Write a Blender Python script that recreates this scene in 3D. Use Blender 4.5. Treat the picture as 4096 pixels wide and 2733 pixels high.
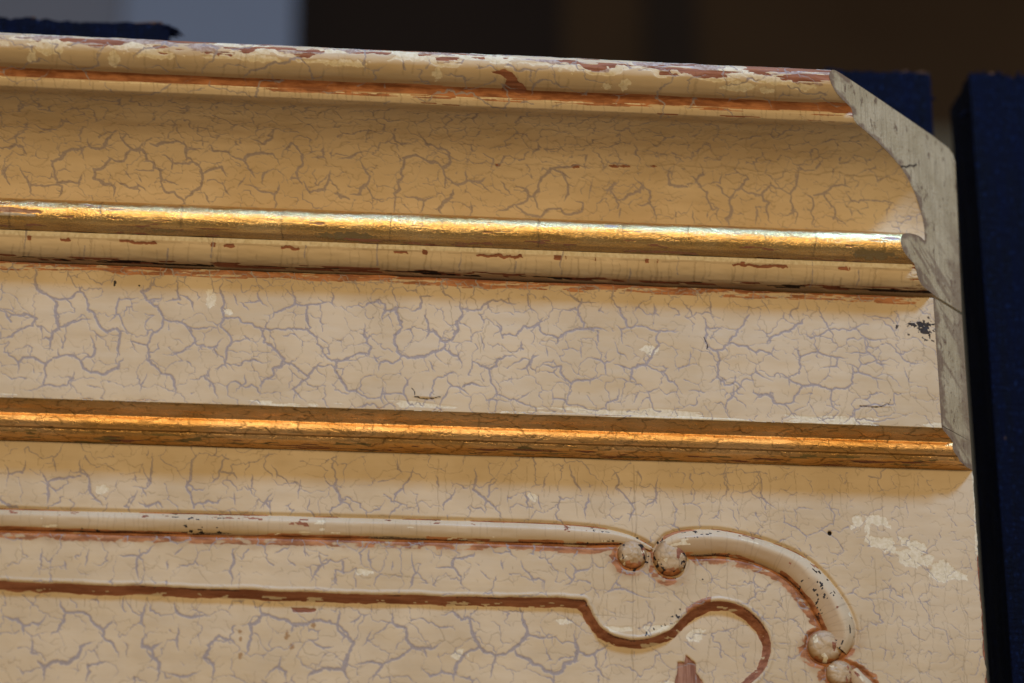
import bpy, math, random
import numpy as np
from mathutils import Vector, Matrix
from mathutils.geometry import delaunay_2d_cdt, tessellate_polygon

# ------------------------------------------------------------------ units
# The panel is measured in tenths of a millimetre: x to the right, d out of the
# panel face towards the viewer, z up.  W() turns that into Blender metres.
U = 1e-4
def W(x, d, z): return (x * U, -d * U, z * U)

sc = bpy.context.scene
for o in list(bpy.data.objects): bpy.data.objects.remove(o)
col = sc.collection

# ------------------------------------------------------------------ camera
cam = bpy.data.cameras.new('camera'); cam_o = bpy.data.objects.new('camera', cam); col.objects.link(cam_o)
R_ = Vector((0.99419272, -0.10743499, -0.00620936)); U_ = Vector((-0.03480928, -0.37564738, 0.92610872))
F_ = Vector((0.10182901, 0.9205144, 0.37720563))
m = Matrix((R_, U_, -F_)).transposed().to_4x4(); m.translation = Vector(W(-3071.2, 11038.2, -4033.6))
cam_o.matrix_world = m
cam.sensor_width = 36.0; cam.lens = 105.4; cam.clip_start = 0.05; cam.clip_end = 60
cam.dof.use_dof = True; cam.dof.focus_distance = 1.183; cam.dof.aperture_fstop = 5.0
sc.camera = cam_o

# ------------------------------------------------------------------ world and lamps
w = bpy.data.worlds.new('World'); sc.world = w; w.use_nodes = True
bg = w.node_tree.nodes['Background']; bg.inputs[0].default_value = (1.0, 0.78, 0.56, 1); bg.inputs[1].default_value = 0.15

def area(name, pos, target, sx, sy, power, color):
    l = bpy.data.lights.new(name, 'AREA'); l.shape = 'RECTANGLE'; l.size = sx; l.size_y = sy
    l.energy = power; l.color = color
    o = bpy.data.objects.new(name, l); col.objects.link(o)
    p = Vector(W(*pos)); t = Vector(W(*target)); o.location = p
    o.rotation_euler = (t - p).to_track_quat('-Z', 'Y').to_euler()
    return o
area('window_light', (900, 7900, 12600), (-1200, 200, 300), 0.22, 0.15, 18.5, (0.27, 0.54, 1.0))
area('room_lamp', (-2600, 12600, 2700), (-1900, 200, 700), 0.8, 0.27, 7.6, (1.0, 0.72, 0.385))
area('overhead_fill', (-900, 3600, 15500), (-1500, 300, 800), 1.3, 0.7, 3.0, (0.30, 0.66, 1.0))  # added cool overhead fill for upward-facing edges

vs = sc.view_settings
vs.view_transform = 'Standard'; vs.look = 'None'; vs.exposure = 0.0; vs.gamma = 1.0; vs.use_curve_mapping = False
sc.cycles.use_denoising = True
sc.cycles.max_bounces = 6

# ------------------------------------------------------------------ numpy noise
_tab = np.random.default_rng(7).random((256, 256)).astype(np.float32).ravel()
def vnoise(x, y, seed=0):
    x = np.asarray(x, np.float32) + np.float32(seed * 37.17 + 1000); y = np.asarray(y, np.float32) + np.float32(seed * 91.73 + 1000)
    xi = x.astype(np.int32); yi = y.astype(np.int32)
    fx = x - xi; fy = y - yi; fx = fx * fx * (3 - 2 * fx); fy = fy * fy * (3 - 2 * fy)
    x0 = xi & 255; x1 = (xi + 1) & 255; y0 = (yi & 255) << 8; y1 = ((yi + 1) & 255) << 8
    a = _tab[y0 + x0]; b = _tab[y0 + x1]; c = _tab[y1 + x0]; d = _tab[y1 + x1]
    a += (b - a) * fx; c += (d - c) * fx
    return a + (c - a) * fy
def fbm(x, y, sx, sy=None, seed=0, oct=3):
    """Fractal noise, mean 0.5; a threshold of 0.6 keeps about a quarter, 0.7 a tenth."""
    sy = sy or sx; v = 0; a = 0.5; t = 0; q = 0; k = 1.0
    for i in range(oct):
        v = v + a * vnoise(np.asarray(x, np.float32) * np.float32(k / sx), np.asarray(y, np.float32) * np.float32(k / sy), seed + i * 3); t += a; q += a * a; a *= 0.55; k *= 2.03
    return (v / t - 0.5) * np.float32(0.16 / (0.21 * math.sqrt(q) / t)) + np.float32(0.5)
def sstep(a, b, x):
    t = np.clip((x - a) / (b - a), 0, 1); return t * t * (3 - 2 * t)

# ------------------------------------------------------------------ cracks
def fractal(p, q, rng, rough=0.16, step=9.0):
    pts = [np.array(p, float), np.array(q, float)]
    while True:
        L = max(np.linalg.norm(pts[i + 1] - pts[i]) for i in range(len(pts) - 1))
        if L < step * 1.6: break
        new = [pts[0]]
        for i in range(len(pts) - 1):
            a, b = pts[i], pts[i + 1]; dv = b - a; n = np.array([-dv[1], dv[0]])
            new.append((a + b) / 2 + n * rng.normal(0, rough)); new.append(b)
        pts = new
    return np.array(pts)

def add_poly(out, pts, wa, wb, rng, jit=0.28):
    n = len(pts); t = np.linspace(0, 1, n)
    ww = (wa + (wb - wa) * t) * np.clip(1 + rng.normal(0, jit, n), 0.45, 1.7)
    for i in range(n - 1):
        out.append((pts[i][0], pts[i][1], pts[i + 1][0], pts[i + 1][1], ww[i], ww[i + 1]))

def crack_net(x0, x1, y0, y1, sx, sy, rng, keep=0.72, w0=4.2, spurs=1.0):
    """A broken cell network of shrinkage cracks: segments (x0,y0,x1,y1,w0,w1)."""
    nx = max(2, int((x1 - x0) / sx) + 3); ny = max(2, int((y1 - y0) / sy) + 3)
    P = []
    for j in range(-1, ny):
        for i in range(-1, nx):
            P.append((x0 + (i + 0.5 * (j % 2) + rng.normal(0, 0.33)) * sx, y0 + (j + rng.normal(0, 0.33)) * sy))
    r = delaunay_2d_cdt([Vector((p[0] / sx, p[1] / sy)) for p in P], [], [], 0, 1e-7)
    V = np.array([tuple(v) for v in r[0]]); T = r[2]
    cc = []
    for t in T:
        a, b, c = V[t[0]], V[t[1]], V[t[2]]
        D = 2 * (a[0] * (b[1] - c[1]) + b[0] * (c[1] - a[1]) + c[0] * (a[1] - b[1])) or 1e-9
        ux = ((a @ a) * (b[1] - c[1]) + (b @ b) * (c[1] - a[1]) + (c @ c) * (a[1] - b[1])) / D
        uy = ((a @ a) * (c[0] - b[0]) + (b @ b) * (a[0] - c[0]) + (c @ c) * (b[0] - a[0])) / D
        cc.append((ux * sx, uy * sy))
    emap = {}
    for k, t in enumerate(T):
        for i in range(3):
            e = tuple(sorted((t[i], t[(i + 1) % 3]))); emap.setdefault(e, []).append(k)
    vw = [w0 * float(np.clip(rng.lognormal(0, 0.35), 0.5, 1.75)) for _ in cc]
    out = []
    for e, ks in emap.items():
        if len(ks) != 2: continue
        a, b = cc[ks[0]], cc[ks[1]]
        if not (x0 - sx < a[0] < x1 + sx and y0 - sy < a[1] < y1 + sy): continue
        L = math.hypot(a[0] - b[0], a[1] - b[1])
        if L > 3 * max(sx, sy): continue
        pts = fractal(a, b, rng); n = len(pts); u = rng.random()
        if u < keep:
            mid = rng.uniform(0.55, 1.0)
            h = n // 2
            if n > 3:
                wm = 0.5 * (vw[ks[0]] + vw[ks[1]]) * mid
                add_poly(out, pts[:h + 1], vw[ks[0]], wm, rng); add_poly(out, pts[h:], wm, vw[ks[1]], rng)
            else: add_poly(out, pts, vw[ks[0]], vw[ks[1]], rng)
            if rng.random() < spurs * 0.7:
                k = rng.integers(0, n); p = pts[k]; an = rng.uniform(0, 6.28); l = rng.uniform(18, 70)
                add_poly(out, fractal(p, (p[0] + l * math.cos(an), p[1] + l * math.sin(an)), rng), w0 * 0.7, 0.2, rng)
        elif u < keep + (1 - keep) * 0.8:
            k = max(2, int(n * rng.uniform(0.35, 0.8)))
            if rng.random() < 0.5: add_poly(out, pts[:k], vw[ks[0]], 0.2, rng)
            else: add_poly(out, pts[n - k:], 0.2, vw[ks[1]], rng)
    return out

def ladders(x0, x1, y0, y1, spacing, rng, w=1.6, full=0.5):
    out = []; x = x0
    while x < x1:
        x += spacing * rng.lognormal(0, 0.55)
        a = y0 + (0 if rng.random() < full else rng.random() * 0.5 * (y1 - y0))
        b = y1 - (0 if rng.random() < full else rng.random() * 0.5 * (y1 - y0))
        if abs(b - a) < 6: continue
        add_poly(out, fractal((x, a), (x + rng.normal(0, 4), b), rng, 0.05), w * rng.uniform(0.5, 1.3), w * rng.uniform(0.3, 1.1), rng)
    return out

def raster(M, segs, q0, dq, s0, ds, wf=None, shift=None, aa=3.4):
    """Max-blend tapered segments into the mask M (rows = s, columns = q)."""
    R, C = M.shape
    for (xa, ya, xb, yb, wa, wb) in segs:
        if wf is not None:
            k = wf(0.5 * (xa + xb), 0.5 * (ya + yb))
            if k <= 0.02: continue
            wa *= k; wb *= k
        if shift is not None: xa += shift(ya); xb += shift(yb)
        p = max(wa, wb) + aa
        j0 = int((min(xa, xb) - p - q0) / dq); j1 = int((max(xa, xb) + p - q0) / dq) + 2
        i0 = int((min(ya, yb) - p - s0) / ds); i1 = int((max(ya, yb) + p - s0) / ds) + 2
        j0 = max(j0, 0); i0 = max(i0, 0); j1 = min(j1, C); i1 = min(i1, R)
        if j1 <= j0 or i1 <= i0: continue
        X = q0 + dq * np.arange(j0, j1)[None, :]; Y = s0 + ds * np.arange(i0, i1)[:, None]
        dx, dy = xb - xa, yb - ya; L2 = dx * dx + dy * dy + 1e-9
        t = np.clip(((X - xa) * dx + (Y - ya) * dy) / L2, 0, 1)
        dist = np.hypot(X - xa - t * dx, Y - ya - t * dy)
        m_ = np.clip((wa + (wb - wa) * t - dist) / aa + 0.5, 0, 1)
        np.maximum(M[i0:i1, j0:j1], m_, out=M[i0:i1, j0:j1])

def window(X, Y, x0, x1, y0, y1):
    """Index box of a grid that covers a rectangle (rows share y, columns nearly share x)."""
    i = np.where((Y[:, 0] > y0) & (Y[:, 0] < y1))[0]
    if len(i) == 0: return None
    c = np.where((X[i].max(0) > x0) & (X[i].min(0) < x1))[0]
    if len(c) == 0: return None
    return slice(i[0], i[-1] + 1), slice(c[0], c[-1] + 1)
def poly_mask(X, Y, poly, soft=4.0, n_amp=0.0, seed=0):
    """Soft inside-mask of a polygon with a ragged edge."""
    P = np.array(poly, float); M = np.zeros(X.shape, np.float32)
    w_ = window(X, Y, P[:, 0].min() - 30, P[:, 0].max() + 30, P[:, 1].min() - 30, P[:, 1].max() + 30)
    if w_ is None: return M
    x, y = X[w_], Y[w_]
    if n_amp: x, y = x + (fbm(x, y, 22, seed=seed) - 0.5) * n_amp, y + (fbm(x, y, 22, seed=seed + 5) - 0.5) * n_amp
    ins = np.zeros(x.shape, bool); dm = np.full(x.shape, 1e9)
    for i in range(len(P)):
        a, b = P[i], P[(i + 1) % len(P)]
        c = ((a[1] > y) != (b[1] > y)) & (x < (b[0] - a[0]) * (y - a[1]) / (b[1] - a[1] + 1e-12) + a[0]); ins ^= c
        dv = b - a; t = np.clip(((x - a[0]) * dv[0] + (y - a[1]) * dv[1]) / (dv @ dv + 1e-9), 0, 1)
        dm = np.minimum(dm, np.hypot(x - a[0] - t * dv[0], y - a[1] - t * dv[1]))
    M[w_] = sstep(-soft, soft, np.where(ins, dm, -dm)); return M
def blob(X, Y, x, y, rx, ry, seed=0, rag=0.7):
    M = np.zeros(X.shape, np.float32); k = 1.3 + rag
    w_ = window(X, Y, x - rx * k - 8, x + rx * k + 8, y - ry * k - 8, y + ry * k + 8)
    if w_ is None: return M
    xx, yy = X[w_], Y[w_]; r = np.hypot((xx - x) / rx, (yy - y) / ry)
    M[w_] = sstep(1.15, 0.85, r + (fbm(xx, yy, max(8, min(rx, ry) * 0.8), seed=seed) - 0.5) * rag * 1.6); return M
def traced(text, ymap, rng, w0, rough=0.10):
    """Measured crack polylines -> tapered segments."""
    L = [[tuple(float(v) for v in p.split(',')) for p in l.split()] for l in text.split(';')]
    L = [[(x, ymap(z)) for x, z in l] for l in L]; out = []
    allp = [np.vstack([np.array(a) + (np.array(b) - np.array(a)) * np.linspace(0, 1, 8)[:, None] for a, b in zip(l[:-1], l[1:])]) for l in L]
    for i, l in enumerate(L):
        def joined(p):
            for j, o in enumerate(allp):
                if j != i and np.min(np.hypot(o[:, 0] - p[0], o[:, 1] - p[1])) < 14: return True
            return False
        k = w0 * min(1.12, 0.74 + 0.07 * len(l)) * rng.uniform(0.85, 1.1)
        n = len(l); wv = [k * rng.uniform(0.8, 1.2) for _ in l]
        wv[0] = k * 0.85 if joined(l[0]) else 0.9; wv[-1] = k * 0.85 if joined(l[-1]) else 0.8
        if n == 2: l = [l[0], ((l[0][0] + l[1][0]) / 2, (l[0][1] + l[1][1]) / 2), l[1]]; wv = [wv[0], k, wv[1]]
        for a in range(len(l) - 1): add_poly(out, fractal(l[a], l[a + 1], rng, rough, 8.0), wv[a], wv[a + 1], rng, 0.2)
        for a in range(1, len(l) - 1):
            if rng.random() < 0.5:
                an = rng.uniform(0, 6.28); ln = rng.uniform(14, 40)
                add_poly(out, fractal(l[a], (l[a][0] + ln * math.cos(an), l[a][1] + ln * math.sin(an)), rng), k * 0.6, 0.2, rng)
    return out

# main shrinkage cracks of each face as x,z polylines
FRIEZE_CRACKS = (
    '-3742,678 -3735,595 -3716,565 -3675,544 -3595,544 -3561,571 -3557,599;-3561,571 -3534,540 -3529,496 -3499,466 -3468,417 -3450,405 -3404,410 -3358,404;'
    '-3669,541 -3653,498 -3647,448 -3637,417 -3663,369 -3709,365;-3637,417 -3589,441 -3513,459;-3663,369 -3669,325;-3867,489 -3814,463 -3763,468 -3725,451 '
    '-3737,419 -3782,405 -3815,373 -3859,359;-3828,313 -3821,292 -3786,268 -3783,219;-3786,268 -3742,288 -3678,266 -3628,296 -3635,330;-3678,266 -3675,217 '
    '-3684,173 -3622,172 -3594,176 -3572,208 -3571,239;-3628,296 -3577,304 -3547,280 -3497,310 -3493,335 -3513,390;-3547,280 -3535,250 -3505,235 -3459,228 '
    '-3403,257 -3382,302;-3684,173 -3709,157 -3774,155;-3404,410 -3402,363 -3407,332 -3400,307;-3410,551 -3420,507 -3422,475 -3446,449;-3410,545 -3335,554;'
    '-3276,658 -3280,614 -3325,583 -3303,546 -3259,519 -3234,470 -3241,432 -3283,387 -3293,355;-3303,546 -3237,558;-3293,355 -3328,363 -3374,364;-3293,355 '
    '-3288,293 -3255,263 -3231,239 -3202,237 -3183,191 -3187,135;-3234,467 -3176,460 -3129,436 -3122,405 -3109,374 -3148,342 -3182,325 -3234,320;-3129,436 '
    '-3077,438 -3036,443;-3109,371 -3068,357;-3188,655 -3186,592 -3173,554 -3231,543;-3174,573 -3126,544 -3117,506;-3014,656 -3015,586 -3010,523 -3013,447 '
    '-2977,411 -2968,380 -2987,335 -2991,285 -2979,267;-3008,479 -2945,487 -2921,463 -2862,446 -2775,440 -2670,441 -2635,411 -2614,368 -2619,330;-2968,380 '
    '-2907,394;-2991,285 -3031,265;-3000,397 -3022,365 -3057,357;-3034,358 -3021,315;-2862,446 -2844,409 -2843,384 -2796,355 -2761,318 -2772,287 -2806,276 '
    '-2800,248 -2839,228 -2850,172;-2760,306 -2713,283 -2666,247 -2644,285 -2610,305;-2666,247 -2712,202 -2726,195 -2699,165 -2670,135;-2717,189 -2722,133;'
    '-2730,648 -2725,553 -2678,548 -2677,498 -2662,454 -2670,441;-2678,548 -2585,562;-2725,553 -2771,526 -2822,480;-2968,588 -2946,538;-2867,617 -2865,567 '
    '-2830,536;-2865,560 -2929,545;-2580,622 -2567,540;-2613,355 -2569,319 -2511,328;-2557,313 -2563,276 -2533,227 -2515,196;-3070,239 -3028,190 -3026,129;'
    '-2915,250 -2908,213 -2959,168;-3049,283 -3053,239 -3127,218;-2956,286 -2882,311 -2812,307;-3447,607 -3432,639;-3288,243 -3304,199 -3310,150;-3370,132 '
    '-3278,132 -3187,129;-3520,179 -3457,169;-2486,658 -2470,601;-2478,556 -2440,564 -2399,579 -2393,585 -2369,535 -2375,484;-2369,538 -2328,549 -2304,493 '
    '-2301,468 -2330,435 -2321,366 -2303,348 -2251,343 -2180,371 -2134,392;-2303,345 -2321,325 -2385,320 -2396,275;-2397,319 -2414,350;-2451,481 -2450,431 '
    '-2421,381 -2432,349 -2496,338 -2554,313;-2205,554 -2199,491 -2196,453 -2175,460 -2134,414 -2104,425 -2087,457 -2087,501 -2063,534 -2069,604;-2196,453 '
    '-2210,421;-2134,414 -2116,374 -2081,356 -2075,300;-2140,666 -2140,627 -2093,591;-2232,604 -2175,610;-2232,604 -2231,553 -2275,542;-2069,556 -2016,552 '
    '-1968,583 -1909,604 -1838,588;-1933,514 -1910,489 -1904,439;-1904,451 -1851,450 -1821,493 -1761,501 -1740,534;-1761,498 -1744,464 -1685,447 -1643,477 '
    '-1583,489 -1530,497 -1482,483;-1685,444 -1685,421;-1790,660 -1802,602 -1785,551;-1587,617 -1603,571 -1583,495;-1603,568 -1666,569;-1646,666 -1629,628 '
    '-1588,604 -1516,610;-1466,686 -1468,628 -1433,584 -1410,534 -1404,502 -1339,508 -1285,491 -1225,493 -1207,510;-1404,502 -1434,495 -1458,513;-1434,495 '
    '-1427,431;-1276,488 -1281,430 -1312,378 -1342,345 -1390,331 -1397,293 -1374,262;-1393,324 -1467,347;-1339,345 -1266,316 -1249,285 -1225,274 -1191,225;'
    '-1459,443 -1448,398 -1407,362;-1555,375 -1503,346 -1455,373;-1500,346 -1497,302;-1992,454 -1978,379;-1827,435 -1833,384;-2022,333 -1993,315 -1957,304 '
    '-1928,318 -1922,349 -1892,363 -1845,355;-1957,301 -1952,260 -1931,217 -1929,198 -1882,181 -1852,176 -1794,153 -1776,148 -1783,129;-1934,198 -1958,172 '
    '-1955,123;-1852,176 -1793,216;-1852,311 -1810,316 -1786,361 -1757,374;-1810,316 -1799,285;-1757,330 -1716,325 -1674,327 -1663,283 -1634,253 -1647,202;'
    '-1634,253 -1616,269 -1557,274 -1486,293;-2133,285 -2104,230 -2127,191 -2145,166 -2153,122;-2104,227 -2069,218 -2028,182;-2063,225 -2028,245 -1958,235;'
    '-2262,262 -2291,217 -2293,186 -2273,149 -2249,131;-2293,186 -2378,186 -2383,170 -2435,165 -2476,191 -2517,196 -2541,245 -2553,263;-2378,186 -2375,220;'
    '-2383,167 -2371,139;-1711,225 -1706,188 -1659,186 -1635,165 -1588,160 -1547,149 -1497,154 -1491,183 -1452,196 -1445,241;-1706,181 -1718,150;-1733,413 '
    '-1724,363;-1596,418 -1591,362;-1300,615 -1295,570 -1275,552;-1348,613 -1379,567;-2198,333 -2168,284;-1228,186 -1241,122;-1363,237 -1393,180;-1189,639 '
    '-1163,595 -1128,545;-1079,663 -1056,547;-1112,571 -1087,521 -1094,469 -1090,431 -1054,416 -999,447 -993,467 -961,513 -923,565 -904,586;-1087,514 -1021'
    ',510;-993,451 -927,440 -892,413 -832,412 -797,384;-832,412 -813,448;-1051,416 -1044,363 -1052,305 -1023,271 -981,289;-1052,302 -1088,279;-981,289 -940'
    ',246;-981,289 -977,324;-852,672 -848,627 -832,582;-710,664 -716,612 -747,585 -730,560;-641,648 -620,577 -592,527 -577,469;-592,523 -483,534 -435,578;-'
    '592,523 -667,485 -695,523;-687,575 -700,548 -750,517 -799,493 -836,472 -849,453;-483,531 -442,494 -388,489 -303,487;-448,493 -445,442 -433,430 -388,38'
    '0 -351,378;-433,430 -530,429;-722,330 -716,394 -688,414 -645,425 -632,448;-716,400 -723,432 -741,447;-645,425 -604,411 -562,406 -519,404;-562,403 -570'
    ',367 -643,345;-718,336 -765,309 -824,320;-765,309 -760,271;-759,303 -712,279 -640,282 -592,265 -538,273 -507,299 -501,344 -509,376;-501,344 -474,342 -'
    '415,322 -367,314;-415,322 -397,272;-592,265 -593,195 -567,177;-712,276 -744,234 -751,209 -787,198 -834,225 -893,235 -910,260;-787,198 -753,158 -730,13'
    '4;-895,355 -896,330 -825,294;-567,177 -592,145 -634,137 -688,141;-987,270 -989,232 -1013,206 -1021,155 -1010,137;-1167,241 -1090,241;-1128,158 -1093,1'
    '21;-1156,409 -1164,352 -1224,324;-308,622 -314,505;-455,597 -383,586 -323,563;-482,193 -500,186 -502,142 -431,138 -376,152 -297,161;-482,199 -403,205 '
    '-342,220 -340,261 -243,268;-297,384 -287,339 -277,308 -241,306;-364,477 -306,428 -231,463;-301,422 -260,391 -206,387')
COVE_CRACKS = (
    '-3900,1134 -3865,1136 -3842,1151 -3813,1145 -3795,1112;-3843,1180 -3836,1155;-3873,1034 -3880,1057 -3852,1089;-3879,1034 -3854,1001;-3822,1069 -3798,1'
    '036 -3779,1009 -3754,960;-3779,1009 -3721,1005 -3675,1013;-3698,1100 -3689,1074 -3682,1042 -3669,1013 -3653,990 -3666,958;-3698,1100 -3650,1127 -3621,'
    '1143 -3580,1145 -3568,1105;-3675,1013 -3652,1023 -3582,1024;-3587,1017 -3577,1057;-3558,1180 -3551,1153 -3493,1153 -3482,1178 -3454,1196;-3436,1197 -3'
    '412,1168 -3388,1151 -3353,1155 -3342,1174;-3388,1151 -3416,1110 -3463,1117 -3481,1125;-3469,1115 -3497,1082 -3532,1077 -3530,1042 -3488,1021 -3447,101'
    '1 -3451,968;-3353,1153 -3329,1138 -3325,1115 -3299,1110 -3298,1089 -3269,1084 -3264,1052 -3260,1023 -3248,1001 -3213,1003 -3176,972 -3164,948;-3298,10'
    '82 -3374,1079;-3319,1174 -3289,1164 -3208,1180 -3172,1166 -3168,1130 -3147,1120 -3123,1110 -3104,1069 -3108,1028 -3142,1005 -3165,980;-3147,1117 -3176'
    ',1110 -3223,1112 -3241,1127 -3270,1134;-3223,1110 -3228,1084;-3104,1074 -3058,1097 -3028,1105 -3003,1067;-3442,1034 -3407,1023 -3354,1023 -3324,992;-3'
    '172,1157 -3101,1162;-3079,1174 -3066,1155 -2989,1140 -2941,1127 -2910,1092 -2891,1067;-2941,1127 -2924,1149 -2895,1153 -2830,1155 -2799,1112;-3026,105'
    '0 -3007,1011 -2989,994;-2933,1079 -2967,1023;-2938,1042 -2890,1032 -2854,1017 -2819,1009 -2802,1030 -2803,1059;-2816,1009 -2806,970 -2811,937;-2921,11'
    '96 -2867,1182 -2844,1194 -2829,1216;-2795,1147 -2756,1189 -2712,1157 -2710,1120 -2726,1072 -2773,1064;-2726,1072 -2708,1050;-2702,1062 -2677,1023 -261'
    '8,1036 -2602,1077 -2597,1110;-2602,1072 -2565,1038;-2576,1021 -2522,1005;-3095,1007 -3070,959;-3773,1208 -3733,1196 -3669,1194;-3415,1079 -3384,1048;-'
    '3255,1046 -3196,1032;-2676,1147 -2629,1151 -2623,1193;-2840,1100 -2863,1082 -2867,1044;-3356,1059 -3340,1032;-2572,1145 -2508,1159 -2431,1172;-2483,11'
    '47 -2464,1120 -2439,1092 -2449,1062 -2473,1048 -2478,1024 -2519,1021;-2452,1054 -2424,1009 -2376,1009;-2567,1026 -2554,1005 -2519,1001;-2305,1153 -230'
    '8,1097 -2324,1042 -2341,1030 -2337,983 -2340,952;-2311,1157 -2240,1162 -2203,1147 -2148,1130 -2125,1145 -2129,1180 -2159,1191 -2220,1198 -2254,1223;-2'
    '148,1130 -2138,1100 -2092,1074 -2051,1089 -2009,1087 -1974,1105;-2138,1095 -2139,1057;-2009,1084 -1972,1062 -1953,1046;-2058,1127 -2054,1092;-2373,122'
    '6 -2345,1203 -2321,1196 -2286,1200;-2306,1034 -2251,1017 -2221,1005 -2174,1023;-2221,1005 -2227,976 -2241,954;-2103,1057 -2114,1023 -2144,1003 -2161,9'
    '77 -2143,953;-2036,1013 -2030,989 -2036,952;-1919,1097 -1894,1064 -1869,1042;-1717,1140 -1752,1112 -1762,1064 -1785,1040 -1803,1040 -1810,1067 -1864,1'
    '072;-1803,1036 -1838,1009 -1880,995 -1940,968;-1850,999 -1814,972 -1772,962 -1754,956 -1730,983 -1670,997;-1779,1040 -1754,989;-1718,1145 -1662,1127 -'
    '1642,1089 -1641,1057 -1658,1028;-1541,1125 -1551,1082 -1556,1038;-1670,997 -1628,974 -1585,989 -1580,1024 -1616,1034;-1509,1084 -1473,1079 -1447,1048 '
    '-1435,1024 -1441,1007;-1447,1044 -1399,1062 -1352,1074 -1341,1100 -1378,1127;-1341,1100 -1309,1079 -1308,1034;-1473,1087 -1438,1115;-1368,1030 -1314,1'
    '032 -1295,1013 -1290,950;-1225,1168 -1240,1136 -1232,1105 -1159,1100;-1428,1007 -1435,958;-1394,1220 -1380,1194 -1353,1170;-1718,1145 -1640,1151 -1538'
    ',1149;-1784,1220 -1772,1198 -1799,1178;-1155,1138 -1124,1125 -1111,1110 -1078,1067 -1053,1017 -1022,1023;-1124,1125 -1095,1145 -1104,1164;-1038,1110 -'
    '981,1064 -974,1019 -998,982 -980,950;-981,1069 -934,1115 -912,1136 -939,1155;-934,1100 -884,1084 -853,1082 -819,1117 -738,1089 -713,1134 -710,1180;-85'
    '3,1082 -846,1059 -822,1054 -827,1007 -809,970;-735,1089 -724,1040 -720,999;-689,1097 -645,1077 -638,1054 -650,1024 -637,997 -645,958;-640,1087 -597,11'
    '00 -525,1130 -482,1125;-513,1130 -517,1157;-597,1095 -577,1064 -552,1040 -558,999;-876,1034 -870,1005 -877,960;-876,1034 -840,1038;-552,1011 -497,970;'
    '-766,1003 -705,1023;-505,1105 -485,1072 -454,1067 -356,1074 -319,1072 -337,1044 -336,1003;-484,1050 -484,1009;-1024,1157 -1026,1117 -1062,1117;-466,10'
    '44 -435,1011;-1138,1013 -1132,950;-1071,1009 -1077,978;-1213,1097 -1159,1100')
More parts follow.
